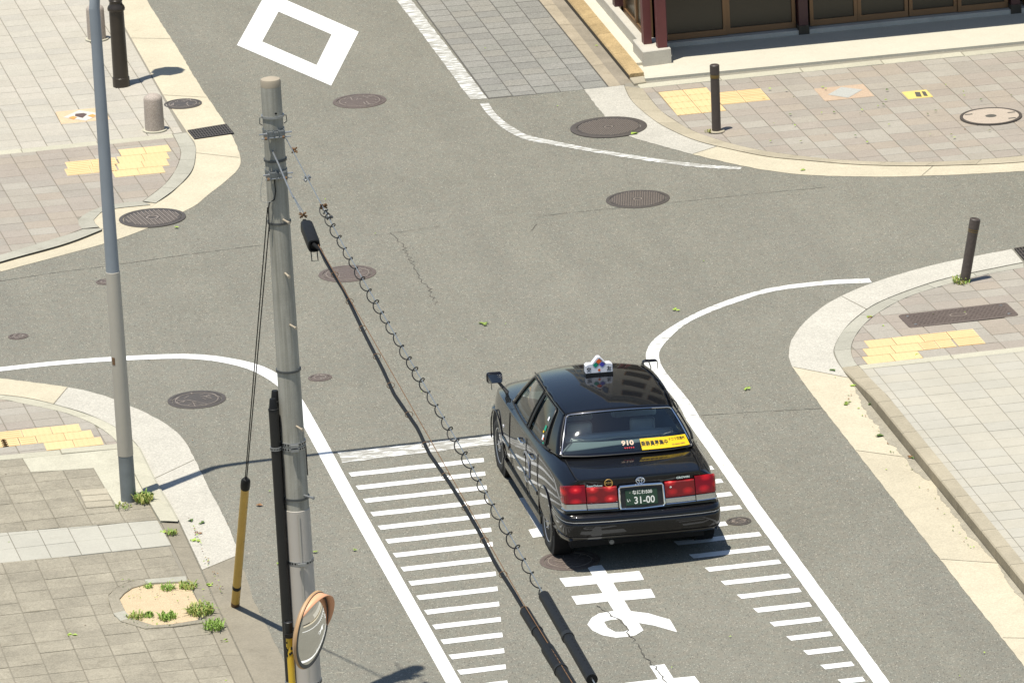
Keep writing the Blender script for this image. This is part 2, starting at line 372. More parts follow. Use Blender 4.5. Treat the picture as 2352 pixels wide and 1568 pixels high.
# stop line and the two tapering rows of bars
poly('stop_line', rag([(-2.43, 4.83), (-.2, 4.84), (1.50, 4.86), (1.50, 4.54), (-.69, 4.51), (-2.44, 4.43)], .02), M['paint_worn'])
for k in range(19):
    y = 4.055-.4865*k; xr = -.87-.0745*k
    if k > 0: xr = min(xr, -.92-.0745*(k-1)*1.0)
    if -2.42 < xr-.05: poly('hatch_bar', rag([(-2.43, y), (xr, y+.01), (xr-.02, y-.135), (-2.42, y-.15)], .006), M['paint'])
for k in range(24):
    y = 3.40-.4815*k; xl = .16+.0695*k
    if k == 5: continue
    if xl < 1.45: poly('hatch_bar', rag([(xl, y), (1.535, y), (1.535, y-.14), (xl+.02, y-.145)], .006), M['paint'])
poly('hatch_bar', rag([(.52, 1.0), (1.26, .98), (1.26, .835), (.54, .845)], .006), M['paint'])
# diamond
def ring(name, out, inn, mat):
    n = len(out); V = [(x, y, ZP) for x, y in out+inn]
    return mk(name, V, [(i, (i+1) % n, n+(i+1) % n, n+i) for i in range(n)], mat, road)
ring('diamond_marking', [(-.775, 23.28), (.125, 20.66), (.965, 23.36), (.09, 26.1)], [(-.41, 23.34), (.11, 21.80), (.58, 23.36), (.07, 24.90)], M['paint'])
# painted syllables of the word STOP
poly('painted_letter', rag([(-.49, .01), (-.33, .0), (-.325, -.30), (.02, -.32), (.01, -.62), (-.325, -.60), (-.33, -.905), (.02, -.93), (.01, -1.22), (-.33, -1.20), (-.33, -1.56), (-.17, -1.68), (.01, -1.95), (.0, -2.36), (-.19, -2.08), (-.325, -1.95), (-.325, -2.19), (-.44, -2.315), (-.53, -2.33), (-.65, -2.32), (-.77, -2.20), (-.84, -2.02), (-.855, -1.82), (-.77, -1.63), (-.67, -1.52), (-.50, -1.49), (-.50, -1.175), (-.84, -1.17), (-.84, -.885), (-.50, -.90), (-.50, -.585), (-.84, -.57), (-.85, -.275), (-.49, -.30)], .006), M['paint'])
poly('loop_opening', [(-.48, -1.79), (-.48, -2.13), (-.53, -2.165), (-.62, -2.14), (-.67, -1.99), (-.67, -1.80), (-.58, -1.76)], M['asphalt'], .0075)
poly('painted_letter', rag([(-.49, -3.28), (-.33, -3.28), (-.33, -3.72), (-.11, -3.73), (-.10, -4.0), (-.35, -4.5), (-.33, -5.4), (-.49, -5.4), (-.49, -4.5), (-.84, -5.0), (-.84, -4.7), (-.52, -4.05), (-.84, -3.98), (-.84, -3.70), (-.49, -3.70)], .006), M['paint'])
poly('painted_letter', rag([(-.75, 1.15), (.05, 1.10), (.05, 1.42), (-.30, 1.43), (-.30, 1.90), (0, 1.90), (0, 2.15), (-.30, 2.15), (-.30, 3.0), (-.46, 3.0), (-.46, 1.44), (-.62, 1.45), (-.62, 2.53), (-.75, 2.53), (-.76, 1.45), (-.86, 1.42), (-.865, 1.14)], .006), M['paint'])
# cracks and seams
def crack(P, w, jit, name='crack', step=.06, mat='crack', z=.003):
    Q = resample(P, max(3, int(sum(math.hypot(b[0]-a[0], b[1]-a[1]) for a, b in zip(P, P[1:]))/step)))
    A = []; C = []
    for i, (x, y) in enumerate(Q):
        a, b = Q[max(0, i-1)], Q[min(len(Q)-1, i+1)]; L = math.hypot(b[0]-a[0], b[1]-a[1]); nx, ny = -(b[1]-a[1])/L, (b[0]-a[0])/L
        j = random.gauss(0, jit); ww = w*random.uniform(.3, 1.3); A.append((x+nx*(j+ww), y+ny*(j+ww))); C.append((x+nx*(j-ww), y+ny*(j-ww)))
    m = len(A); V = [(x, y, z) for x, y in A+C]
    return mk(name, V, [(i, i+1, m+i+1, m+i) for i in range(m-1)], M[mat], road)
def gp(*P): return [tuple(ground(*p)[:2]) for p in P]
crack(gp((892, 536), (920, 553), (940, 590), (955, 622), (978, 655), (1003, 700)), .007, .02)
crack(gp((860, 541), (900, 536), (960, 527), (1010, 520)), .004, .006)
crack(gp((1235, 498), (1290, 491), (1400, 480), (1560, 464), (1760, 443), (1900, 430)), .0045, .005)
crack(gp((0, 646), (130, 626), (270, 608), (430, 585), (600, 563)), .006, .005)
crack(gp((1220, 530), (1232, 515)), .006, .01)
crack(gp((1610, 954), (1700, 948), (1810, 942), (1890, 938)), .006, .004)
crack(gp((1370, 1392), (1400, 1410), (1432, 1432), (1445, 1455), (1460, 1480), (1500, 1530), (1530, 1568)), .008, .012, z=.0085)
crack(gp((752, 1403), (800, 1398), (830, 1394)), .008, .006, 'chalk_line', mat='strip')
crack(gp((748, 1547), (790, 1543)), .006, .006, 'chalk_line', mat='strip')

# ------------------------------------------------------------------ sidewalks
def zflat(z): return lambda x, y: z
SHARED = {}
def pave(parent, name, region, x0, y0, px, py, tilt, zf, mat, gap=.009, stag=0.0, holes=(), thick=.05, gy=.012, box=None, jig=.0015):
    xs = [p[0] for p in region]; ys = [p[1] for p in region]
    i0, i1 = int((min(xs)-x0)/px)-2, int((max(xs)-x0)/px)+2; j0, j1 = int((min(ys)-y0)/py)-2, int((max(ys)-y0)/py)+2
    cnt = 0
    if area(region) < 0: region = region[::-1]
    for i in range(i0, i1+1):
        for j in range(j0, j1+1):
            ya = y0+py*(j+(stag if i % 2 else 0)); yb = ya+py; ym = (ya+yb)/2
            xa = x0+px*i+tilt*(ym-y0); xb = xa+px
            c = ((xa+xb)/2, ym)
            if box and not (box[0] < c[0] < box[1] and box[2] < c[1] < box[3]): continue
            if any(all(inside(q, h) for q in ((xa+.03, ya+.03), (xb-.03, ya+.03), (xb-.03, yb-.03), (xa+.03, yb-.03))) for h in holes): continue
            g = gap/2; h = gy/2
            q = [(xa+g+tilt*(ya-ym), ya+h), (xb-g+tilt*(ya-ym), ya+h), (xb-g+tilt*(yb-ym), yb-h), (xa+g+tilt*(yb-ym), yb-h)]
            if min(inside(p, region) for p in q): P = q
            else:
                P = clip(region, q)
                if len(P) < 3 or abs(area(P)) < .004: continue
            dz = random.uniform(-jig, jig); n = len(P); b = .004
            T = inset(P, b)
            Z = [zf(*p)+dz for p in P]
            cx = sum(p[0] for p in P)/n; cy = sum(p[1] for p in P)/n; cz = zf(cx, cy)
            lc = lift(cx, cy, cz)
            V = [];
            for p, z in zip(P, Z): l = lift(p[0], p[1], z); V.append((l[0]-lc[0], l[1]-lc[1], z-thick-cz))
            for p, z in zip(P, Z): l = lift(p[0], p[1], z); V.append((l[0]-lc[0], l[1]-lc[1], z-b-cz))
            for p, z in zip(T, Z): l = lift(p[0], p[1], z); V.append((l[0]-lc[0], l[1]-lc[1], z-cz))
            F = [tuple(range(2*n, 3*n))]
            for k in (0, n): F += [(k+a, k+(a+1) % n, k+n+(a+1) % n, k+n+a) for a in range(n)]
            key = None
            if P is q and zf(*q[0]) == zf(*q[2]) == cz: key = (id(mat), round(px, 3), round(py, 3), round(tilt, 3), round(gap, 3), name)
            if key and key in SHARED: me = SHARED[key]
            else:
                me = mesh(name, V, F, mat)
                if key: SHARED[key] = me
            link(name, me, parent, (lc[0], lc[1], cz+(dz if key else 0))); cnt += 1
    return cnt
def kerbs(parent, name, outer, inner, zf, mat, length=.62, gap=.006, n=120, face=0.0):
    """a run of kerb stones between two lines, each stone its own piece"""
    A = smooth_line(outer, n); C = smooth_line(inner, n)
    L = sum(math.hypot(b[0]-a[0], b[1]-a[1]) for a, b in zip(A, A[1:])); k = max(1, round(L/length))
    for s in range(k):
        t0, t1 = s/k*(n-1), (s+1)/k*(n-1); h = gap/L*(n-1)/2; m = 5; V = []
        for q in range(m):
            t = t0+h+(t1-t0-2*h)*q/(m-1); i = min(n-2, int(t)); f = t-i
            a = Vector((A[i][0]+(A[i+1][0]-A[i][0])*f, A[i][1]+(A[i+1][1]-A[i][1])*f)); c = Vector((C[i][0]+(C[i+1][0]-C[i][0])*f, C[i][1]+(C[i+1][1]-C[i][1])*f))
            z = zf(a.x, a.y); zi = zf(c.x, c.y); d = (c-a).normalized()*.014
            at = lift(a.x+d.x*1.0, a.y+d.y*1.0, z); ct = lift(c.x, c.y, zi)
            V += [(a.x, a.y, -.03), (a.x+(at[0]-a.x)*.5*face, a.y+(at[1]-a.y)*.5*face, z-.016) if False else (a.x+d.x*.2, a.y+d.y*.2, max(.002, z-.016)), (at[0], at[1], z), (ct[0], ct[1], zi), (ct[0], ct[1], -.03)]
        F = []
        for q in range(m-1):
            for e in range(4): F.append((q*5+e, (q+1)*5+e, (q+1)*5+e+1, q*5+e+1))
        F += [(0, 1, 2, 3, 4), tuple((m-1)*5+e for e in (4, 3, 2, 1, 0))]
        F = [f[::-1] for f in F]
        mk(name, V, F, mat, parent)
def apron(parent, name, outer, inner, mats, cuts, z0=.004, z1=.007, n=160, ragged=.006):
    """gutter strip in a few cast lengths; cuts are fractions along it"""
    A = smooth_line(outer, n); C = smooth_line(inner, n); cuts = [0]+list(cuts)+[1]
    for s in range(len(cuts)-1):
        a0, a1 = int(cuts[s]*(n-1)), int(cuts[s+1]*(n-1)); V = []; m = a1-a0+1
        for i in range(a0, a1+1):
            j = random.uniform(-ragged, ragged); e = .003 if i in (a0, a1) else 0
            V += [(A[i][0]+j, A[i][1]+j, z0), (C[i][0], C[i][1], z1)]
        ap = mk(name, V, [(2*i, 2*i+2, 2*i+3, 2*i+1) for i in range(m-1)], mats[s % len(mats)], parent)
        L = sum(math.hypot(A[i+1][0]-A[i][0], A[i+1][1]-A[i][1]) for i in range(a0, a1)); nj = max(1, int(L/2.4))
        for q in range(1, nj+1):
            k = a0+int((a1-a0)*q/nj)
            if k >= n-1: continue
            p, c = Vector(A[k]), Vector(C[k]); d = (c-p); e = Vector((-d.y, d.x)).normalized()*.007; zj = max(z0, z1)+.002
            mk('gutter_joint', [(*(p+d*.02-e*.6), zj-.002), (*(p+d*.02+e*.6), zj-.002), (*(c+e), zj), (*(c-e), zj)], [(0, 1, 2, 3)], M['joint_dark'], ap)
def slab(name, region, zf, bands=None):
    """bed of a sidewalk under its pavers"""
    V = []; F = []
    if area(region) < 0: region = region[::-1]
    xs = [p[0] for p in region]
    for a, b in (bands or [(-99, 99)]):
        P = clip(region, [(min(xs)-1, a), (max(xs)+1, a), (max(xs)+1, b), (min(xs)-1, b)])
        if len(P) < 3: continue
        n = len(V)
        for x, y in P:
            z = zf(x, y)-.009; l = lift(x, y, z); V.append((l[0], l[1], z))
        F.append(tuple(range(n, n+len(P))))
    return tag(mk(name, V, F, M['joint']), kind='structure')
def tactile(parent, x0, y0, w, h, zf, kind):
    """one yellow tile with raised dots or bars"""
    z = zf(x0, y0)+.005; b = B(); g = .003
    b.box(g, w-g, -h+g, -g, -.03, 0)
    if kind == 'dot':
        for i in range(5):
            for j in range(5):
                cx, cy = w*(i+.5)/5, -h*(j+.5)/5
                b.lathe([(.017, 0), (.013, .004), (.0, .0045)], 6, (cx, cy, 0))
    elif kind == 'bar':
        for j in range(4): b.box(.02, w-.02, -h*(j+.5)/4-.013, -h*(j+.5)/4+.013, -.001, .0045)
    else:
        for i in range(4): b.box(w*(i+.5)/4-.013, w*(i+.5)/4+.013, -h+.02, -.02, -.001, .0045)
    l = lift(x0, y0, z); key = ('tac', kind, round(w, 3), round(h, 3))
    if key not in SHARED: SHARED[key] = mesh('tactile_tile', b.V, b.F, M['tactile'])
    return link('tactile_tile', SHARED[key], parent, (l[0], l[1], z))

# --- far left corner
ZTL = zflat(.014)
tl_in = [(-2.30, 18.84), (-2.30, 18.3), (-2.35, 17.88), (-2.52, 17.23), (-2.75, 16.61), (-3.13, 15.95), (-3.50, 15.96), (-3.84, 15.74), (-4.0, 15.49), (-4.05, 15.3), (-4.04, 14.98), (-4.29, 14.75), (-5.2, 14.16), (-7.5, 12.66)]
tl_low = tl_in+[(-7.5, 18.84)]
tl_up = [(-2.16, 19.06), (-2.16, 32), (-8, 32), (-8, 18.98)]
tl = slab('sidewalk', [(-2.06, 19.0), (-2.08, 18.3)]+[(-2.3, 17.2), (-2.6, 16.46), (-2.95, 15.83), (-3.81, 14.82), (-4.34, 14.35), (-5.24, 13.84), (-7.5, 12.4), (-8.2, 12.4), (-8.2, 32), (-2.14, 32)], zflat(.013))
ytl = [(-3.92, 18.12), (-3.1, 18.12), (-3.1, 18.52), (-2.43, 18.52), (-2.64, 17.2), (-3.32, 17.2), (-3.32, 17.48), (-3.92, 17.48)]
pave(tl, 'paving_slab', tl_low, -4.50, 18.67, .345, .315, -.035, ZTL, M['paver_pink'], holes=[ytl], box=(-5.6, -2, 13, 19))
art = [(-3.67, 20.05), (-2.98, 20.05), (-2.98, 20.73), (-3.67, 20.73)]
pave(tl, 'paving_slab', tl_up, -4.32, 19.04, .34, .325, -.019, ZTL, M['paver_beige'], stag=.5, holes=[art], box=(-6.3, -2, 18.5, 27.6))
for k in range(4):
    x = -2.30-k*1.02; poly_ = [(x, 18.85), (x, 19.05), (x-1.012, 19.03-.0*k), (x-1.012, 18.83)]
    b = B().prism([lift(*p, .016) for p in poly_], -.02, .017, .006); b.build('edging_strip', M['strip'], tl)
for x0, y0, k in ((-3.1, 18.52, 'dot'), (-2.765, 18.52, 'dot'), (-3.86, 18.17, 'bar'), (-3.525, 18.17, 'bar'), (-3.17, 18.18, 'dot'), (-2.835, 18.18, 'dot'), (-3.91, 17.84, 'bar'), (-3.575, 17.84, 'bar'), (-3.22, 17.85, 'dot'), (-2.885, 17.85, 'dot'), (-3.32, 17.53, 'dot'), (-2.985, 17.53, 'dot')):
    tactile(tl, x0, y0, .335, .335, ZTL, k)
kerbs(tl, 'kerb_stone', [(-2.09, 19.02), (-2.085, 18.3), (-2.15, 17.85), (-2.30, 17.15), (-2.60, 16.43), (-2.97, 15.80)], [(-2.29, 19.02), (-2.30, 18.3), (-2.35, 17.88), (-2.52, 17.23), (-2.75, 16.61), (-3.12, 15.95)], zflat(.018), M['kerb_grey'], .66)
kerbs(tl, 'kerb_stone', [(-3.05, 15.74), (-3.60, 15.72), (-3.78, 15.46), (-3.85, 15.25), (-3.82, 14.97)], [(-3.14, 15.95), (-3.50, 15.96), (-3.84, 15.74), (-4.05, 15.35), (-4.05, 14.97)], zflat(.017), M['kerb_grey'], .9)
kerbs(tl, 'kerb_stone', [(-3.80, 14.83), (-4.34, 14.36), (-5.24, 13.84), (-6.5, 12.98), (-7.5, 12.36)], [(-4.03, 14.95), (-4.29, 14.75), (-5.2, 14.16), (-6.5, 13.32), (-7.5, 12.66)], zflat(.034), M['kerb_grey'], .62)
apron(tl, 'gutter_apron', [(-1.64, 32), (-1.63, 26.3), (-1.60, 23.72), (-1.585, 21.09), (-1.55, 19.32), (-1.585, 17.81), (-1.74, 16.95), (-2.28, 15.92), (-2.64, 15.33), (-3.67, 14.32), (-5.29, 13.40), (-7.5, 12.1)],
      [(-2.15, 32), (-2.14, 26.3), (-2.14, 23.2), (-2.135, 20.7), (-2.10, 19.0), (-2.09, 18.3), (-2.29, 17.16), (-2.58, 16.45), (-2.94, 15.82), (-3.80, 14.83), (-5.24, 13.85), (-7.5, 12.37)], [M['apron']], [.22, .5, .78])
mk('gutter_apron', [(-2.95, 15.82, .0085), (-3.60, 15.74, .0085), (-3.80, 15.46, .0085), (-3.87, 15.25, .0085), (-3.82, 14.82, .0085), (-3.3, 15.2, .0085)], [(0, 1, 2, 3, 4, 5)], M['apron'], tl)
# inlaid picture tile
za = .018
def L3(x, y, z): l = lift(x, y, z); return (l[0], l[1], z)
b = B().prism([lift(*p, za) for p in [(-3.66, 20.07), (-3.0, 20.07), (-3.0, 20.72), (-3.66, 20.72)]], 0, za)
at = b.build('picture_tile', concrete_mat('sand_tile', (.56, .43, .275), .05, .05), tl)
mk('diamond_inlay', [L3(*p, za+.003) for p in [(-3.595, 20.40), (-3.32, 20.12), (-3.06, 20.39), (-3.34, 20.69)]], [(0, 1, 2, 3)], concrete_mat('pale_tile', (.52, .51, .45), .03, .05), at)
mi = M['iron']
mk('motif', [L3(*p, za+.006) for p in [(-3.345, 20.28), (-3.26, 20.45), (-3.30, 20.52), (-3.41, 20.52), (-3.43, 20.42)]], [(0, 1, 2, 3, 4)], plain('umber_inlay', (.10, .065, .055), .7), at)
for cx in (-3.47, -3.21):
    mk('motif', [L3(*p, za+.006) for p in [(cx, 20.25), (cx+.06, 20.34), (cx+.02, 20.42), (cx-.055, 20.37)]], [(0, 1, 2, 3)], plain('orange_inlay', (.66, .30, .08), .7), at)

# --- far right corner, pavers in front of the building
ZTR = zflat(.014)
tr_in = [(4.11, 18.98), (4.11, 17.8), (4.25, 16.88), (4.40, 16.41), (4.68, 15.82), (5.02, 15.33), (5.49, 14.87), (6.01, 14.48), (6.60, 14.20), (7.24, 14.02), (8.09, 13.95), (10, 14.0)]
tr_out = [(3.90, 19.18), (3.84, 18.4), (3.91, 17.45), (4.02, 16.86), (4.23, 16.2), (4.57, 15.62), (4.96, 15.09), (5.40, 14.73), (5.94, 14.33), (6.56, 14.02), (7.19, 13.82), (8.02, 13.66), (10, 13.55)]
tr = slab('sidewalk', tr_out+[(12, 13.6), (12, 19.3), (3.95, 19.3)], zflat(.013))
ytr = [(4.24, 17.44), (5.0, 17.44), (5.0, 17.76), (5.66, 17.76), (5.66, 18.44), (5.0, 18.44), (5.0, 18.74), (4.24, 18.74)]
rr = [(9.01+.40*math.cos(a*.35), 17.0+.40*math.sin(a*.35)) for a in range(18)]
pave(tr, 'paving_slab', tr_in+[(12, 14.1), (12, 18.98)], 4.25, 18.73, .338, .317, -.022, ZTR, M['paver_pink'], holes=[ytr], box=(4, 10.2, 13.5, 19.2))
for k in range(6):
    x = 4.09+k*1.13; b = B().prism([lift(*p, .016) for p in [(x, 19.0), (x+1.12, 19.02), (x+1.12, 19.23), (x, 19.21)]], -.02, .017, .006); b.build('edging_strip', M['strip'], tr)
for x0 in (4.27, 4.605):
    for k in range(4): tactile(tr, x0, 18.71-k*.31, .333, .308, ZTR, 'long')
for x0 in (4.945, 5.28):
    for k in range(2): tactile(tr, x0, 18.40-k*.31, .333, .308, ZTR, 'bar')
kerbs(tr, 'kerb_stone', tr_out, tr_in, zflat(.016), M['kerb'], .66)
apron(tr, 'gutter_apron', [(3.35, 19.2), (3.35, 17.7), (3.44, 16.75), (3.70, 16.2), (4.10, 15.47), (4.57, 14.75), (4.93, 14.33), (5.29, 14.03), (6.07, 13.66), (6.87, 13.43), (7.9, 13.25), (10, 13.1)],
      [(3.90, 19.2), (3.84, 18.4), (3.91, 17.45), (4.02, 16.86), (4.23, 16.2), (4.57, 15.62), (4.96, 15.09), (5.40, 14.73), (5.94, 14.33), (6.56, 14.02), (7.19, 13.82), (8.02, 13.66), (10, 13.55)], [M['apron_pale'], M['apron']], [.36])
# square picture tiles in the far right sidewalk
za = .018
x, y = ground(2525/1.0*.0+588*3+720/4, 850/4)[:2]
b = B().prism([lift(*p, za) for p in [(x-.37, y-.32), (x+.31, y-.32), (x+.31, y+.34), (x-.37, y+.34)]], 0, za)
at = b.build('picture_tile', concrete_mat('sand_tile_worn', (.46, .345, .245), .06, .06), tr)
mk('diamond_inlay', [L3(*p, za+.003) for p in [(x-.26, y-.02), (x-.04, y-.27), (x+.24, y+.06), (x, y+.29)]], [(0, 1, 2, 3)], concrete_mat('grey_tile', (.385, .385, .35), .03, .05), at)
x, y = ground(588*3+1372/4, 868/4)[:2]
b = B().prism([lift(*p, za) for p in [(x-.17, y-.19), (x+.17, y-.19), (x+.17, y+.19), (x-.17, y+.19)]], 0, za)
at = b.build('marker_tile', plain('yellow_marker', (.64, .50, .16), .7), tr)
for dx, w in ((.01, .05), (.10, .035)):
    mk('motif', [L3(x+dx-w, y-.10, za+.003), L3(x+dx+w*.4, y-.13, za+.003), L3(x+dx+w, y+.10, za+.003), L3(x+dx-w*.3, y+.13, za+.003)], [(0, 1, 2, 3)], M['crack'], at)

# --- paved lane beside the building
lane = tag(mk('paved_lane', [(2.03, 19.2, .001), (3.70, 19.2, .001), (3.70, 33, .001), (2.03, 33, .001)], [(0, 1, 2, 3)], M['crack']), kind='structure')
pave(lane, 'paving_block', [(2.05, 19.26), (3.69, 19.21), (3.69, 28.4), (2.05, 28.4)], 2.05, 19.27, .328, .325, 0, zflat(.008), M['block_grey'], gap=.012, gy=.022, stag=.45, box=(2, 3.8, 18, 28), thick=.012)
for k in range(8):
    y = 19.2+k*1.15
    mk('channel_slab', [(3.695, y, .009), (3.86, y, .006), (3.86, y+1.14, .006), (3.695, y+1.14, .009)], [(0, 1, 2, 3)], concrete_mat('channel_%d' % k, (.36, .305, .22), .2, .3), lane)
mk('channel_bed', [(3.86, 19.2, .005), (4.06, 19.3, .002), (4.06, 30, .002), (3.86, 30, .005)], [(0, 1, 2, 3)], concrete_mat('damp_channel', (.26, .225, .17), .25, .35), lane)

# --- near right corner
def ZR(x, y): return .014 if y > 5.95 else (.13 if y < 4.75 else .014+.116*(5.95-y)/1.2)
def ground_y(y, z): return y
r_in = [(6.82, 9.14), (6.30, 9.03), (5.78, 8.80), (5.37, 8.58), (5.05, 8.34), (4.67, 7.92), (4.40, 7.51), (4.19, 7.08), (4.05, 6.68), (3.98, 6.3), (3.965, 6.0)]
r_out = [(6.86, 9.33), (6.19, 9.13), (5.81, 9.01), (5.27, 8.70), (4.76, 8.30), (4.43, 7.88), (4.13, 7.40), (3.95, 6.99), (3.84, 6.67), (3.79, 6.35), (3.76, 5.95)]
rw = slab('sidewalk', [(9, 9.8)]+r_out+[(3.90, 5.9), (3.98, 5.4), (4.03, 4.7), (4.03, -9), (9, -9)], lambda x, y: ZR(x, y)+.0, [(-9, 4.75), (4.75, 5.95), (5.95, 12)])
yr = [(4.07, 5.99), (4.78, 5.99), (4.78, 6.32), (5.62, 6.41), (5.62, 6.92), (4.26, 6.92), (4.15, 6.6), (4.07, 6.3)]
cov = [(4.90, 7.21), (6.27, 7.21), (6.27, 7.80), (4.90, 7.76)]
pave(rw, 'paving_slab', r_in[::-1]+[(9, 9.7), (9, 6.02)], 4.74, 6.915, .335, .30, -.035, zflat(.014), M['paver_pink'], holes=[yr, cov], box=(3.9, 7.1, 5.9, 9.6))
# the raised part is set out at its own height
def unlift(x, y, z):
    k = z/CAM.z; return ((x-CAM.x*k)/(1-k), (y-CAM.y*k)/(1-k))
rl = [unlift(3.935, 4.40, .13), (3.985, 5.0+.35), (3.985, 5.84), (9, 5.90), (9, -8), unlift(3.905, -8, .13)]
pave(rw, 'paving_slab', rl, 4.115, 5.83, .342, .305, 0, ZR, M['paver_pale'], gap=.006, box=(3.8, 6.6, -5.2, 6.2))
for k in range(3):
    x = 3.98+k*1.12; b = B().prism([lift(*p, .016) for p in [(x, 5.83+.02*k), (x+1.11, 5.855+.02*k), (x+1.11, 6.02+.02*k), (x, 5.995+.02*k)]], -.02, .019, .006); b.build('edging_strip', M['strip'], rw)
for x0, y0, w, k in ((4.26, 6.91, .338, 'dot'), (4.60, 6.915, .338, 'dot'), (4.94, 6.92, .33, 'bar'), (5.275, 6.925, .33, 'bar'), (4.17, 6.605, .338, 'dot'), (4.51, 6.61, .338, 'dot'), (4.85, 6.615, .20, 'bar'), (5.053, 6.617, .20, 'bar'), (5.275, 6.62, .33, 'bar'), (4.09, 6.30, .338, 'dot'), (4.43, 6.305, .338, 'dot')):
    tactile(rw, x0, y0, w, .30, zflat(.014), k)
kerbs(rw, 'kerb_stone', r_out, r_in, zflat(.016), M['kerb_grey'], .70)
ko = [(3.76, 5.93), (3.755, 5.4), (3.75, 4.6), (3.75, 2), (3.74, -2), (3.74, -9)]
ki = [(3.965, 5.97), unlift(3.965, 5.35, .055) if False else (3.985, 5.42), unlift(3.93, 4.45, .13), unlift(3.925, 2, .13), unlift(3.91, -2, .13), unlift(3.91, -9, .13)]
def ZK(x, y): return ZR(x, y)+.008
def kerb_run(parent, y_top, y_bot, mat):
    y = y_top; 
    while y > y_bot:
        y2 = y-.595; V = []
        for yy in (y-.004, (y+y2)/2, y2+.004):
            z = .020+.118*max(0, min(1, (5.88-yy)/1.5)); 
            V += [(3.752, yy, -.02), (3.760, yy, z-.018), (3.772, yy, z), (3.925+.03*max(0, min(1, (yy-4.5)/1.3)), yy, z), (3.925, yy, -.02)]
        F = []
        for q in range(2):
            for e in range(4): F.append((q*5+e, q*5+e+1, (q+1)*5+e+1, (q+1)*5+e))
        F += [(0, 4, 3, 2, 1), (10, 11, 12, 13, 14)]
        kb = mk('kerb_stone', V, [f[::-1] for f in F], mat, parent); y = y2
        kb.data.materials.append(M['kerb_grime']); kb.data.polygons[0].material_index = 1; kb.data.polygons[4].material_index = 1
kerb_run(rw, 5.93, -7, M['kerb'])
apron(rw, 'gutter_apron', [(6.87, 9.93), (6.69, 9.89), (5.98, 9.69), (5.45, 9.46), (4.82, 9.08), (4.30, 8.62), (3.99, 8.22), (3.69, 7.73), (3.44, 7.18), (3.33, 6.81), (3.25, 6.43), (3.22, 6.0), (3.215, 5.5), (3.20, 3.75), (3.195, .64), (3.19, -2.2), (3.20, -9)],
      [(6.86, 9.34), (6.60, 9.27), (5.81, 9.02), (5.27, 8.71), (4.76, 8.31), (4.43, 7.89), (4.20, 7.52), (4.0, 7.10), (3.86, 6.74), (3.80, 6.5), (3.77, 6.2), (3.755, 5.8), (3.75, 5.5), (3.75, 3.75), (3.748, .64), (3.745, -2.2), (3.745, -9)], [M['apron_pale'], M['apron'], M['apron'], M['apron']], [.275, .43, .62])

def stain(parent, X0, y0, y1, wmax, side, z, mat, seed):
    rnd = random.Random(seed); n = 60; V = []; w = 0
    for i in range(n):
        y = y0+(y1-y0)*i/(n-1); w = .7*w+.3*rnd.uniform(.1, 1)*wmax; V += [(X0, y, z), (X0+side*max(.015, w*math.sin(math.pi*(i+.5)/n)**.4), y, z)]
    F = [(2*i, 2*i+1, 2*i+3, 2*i+2) for i in range(n-1)]
    mk('gutter_stain', V, F, mat, parent)
M['stain'] = concrete_mat('gutter_silt', (.335, .305, .235), .2, .3, .15)
stain(rw, 3.748, 5.2, 1.6, .20, -1, .0095, M['stain'], 3); stain(rw, 3.748, 1.3, -1.2, .12, -1, .0095, M['stain'], 5); stain(rw, 3.748, -1.4, -5.5, .16, -1, .0095, M['stain'], 8)

# --- near left corner
ZB = zflat(.016)
b_in = [(-7, 8.9), (-5.91, 8.17), (-5.71, 7.96), (-5.30, 7.48), (-5.09, 7.12), (-4.94, 6.75), (-4.83, 6.3), (-4.80, 6.0)]
b_out = [(-7, 9.1), (-5.90, 8.34), (-5.53, 8.02), (-5.19, 7.55), (-4.88, 7.0), (-4.73, 6.58), (-4.63, 6.15), (-4.585, 5.75)]
bl = slab('sidewalk', [(-8, 9.2), (-7, 9.1)]+b_out[1:]+[(-4.57, 5.1), (-4.53, 3.3), (-4.53, -7), (-8, -7)], zflat(.014))
yb = [(-6.2, 6.92), (-5.14, 6.92), (-4.96, 6.04), (-5.63, 6.04), (-5.69, 6.34), (-6.2, 6.34)]
pave(bl, 'paving_slab', b_in+[(-4.82, 6.02), (-7, 6.06)], -5.64, 6.955, .335, .28, -.035, ZB, M['paver_pink'], holes=[yb], box=(-6.9, -4.7, 5.9, 9))
for x0, y0, w, k in ((-6.49, 6.925, .333, 'bar'), (-6.155, 6.925, .333, 'bar'), (-5.82, 6.925, .338, 'dot'), (-5.48, 6.92, .338, 'dot'), (-6.36, 6.64, .333, 'bar'), (-6.10, 6.64, .205, 'bar'), (-5.89, 6.64, .197, 'bar'), (-5.69, 6.64, .33, 'dot'), (-5.36, 6.64, .325, 'dot'), (-5.63, 6.34, .335, 'dot'), (-5.295, 6.34, .335, 'dot')):
    tactile(bl, x0, y0, w, .295, ZB, k)
for x0, x1 in ((-7.2, -6.35), (-6.34, -5.48), (-5.47, -4.81)):
    B().prism([lift(*p, .018) for p in [(x0, 5.885), (x1, 5.84), (x1, 6.015), (x0, 6.05)]], -.02, .020, .006).build('edging_strip', M['strip'], bl)
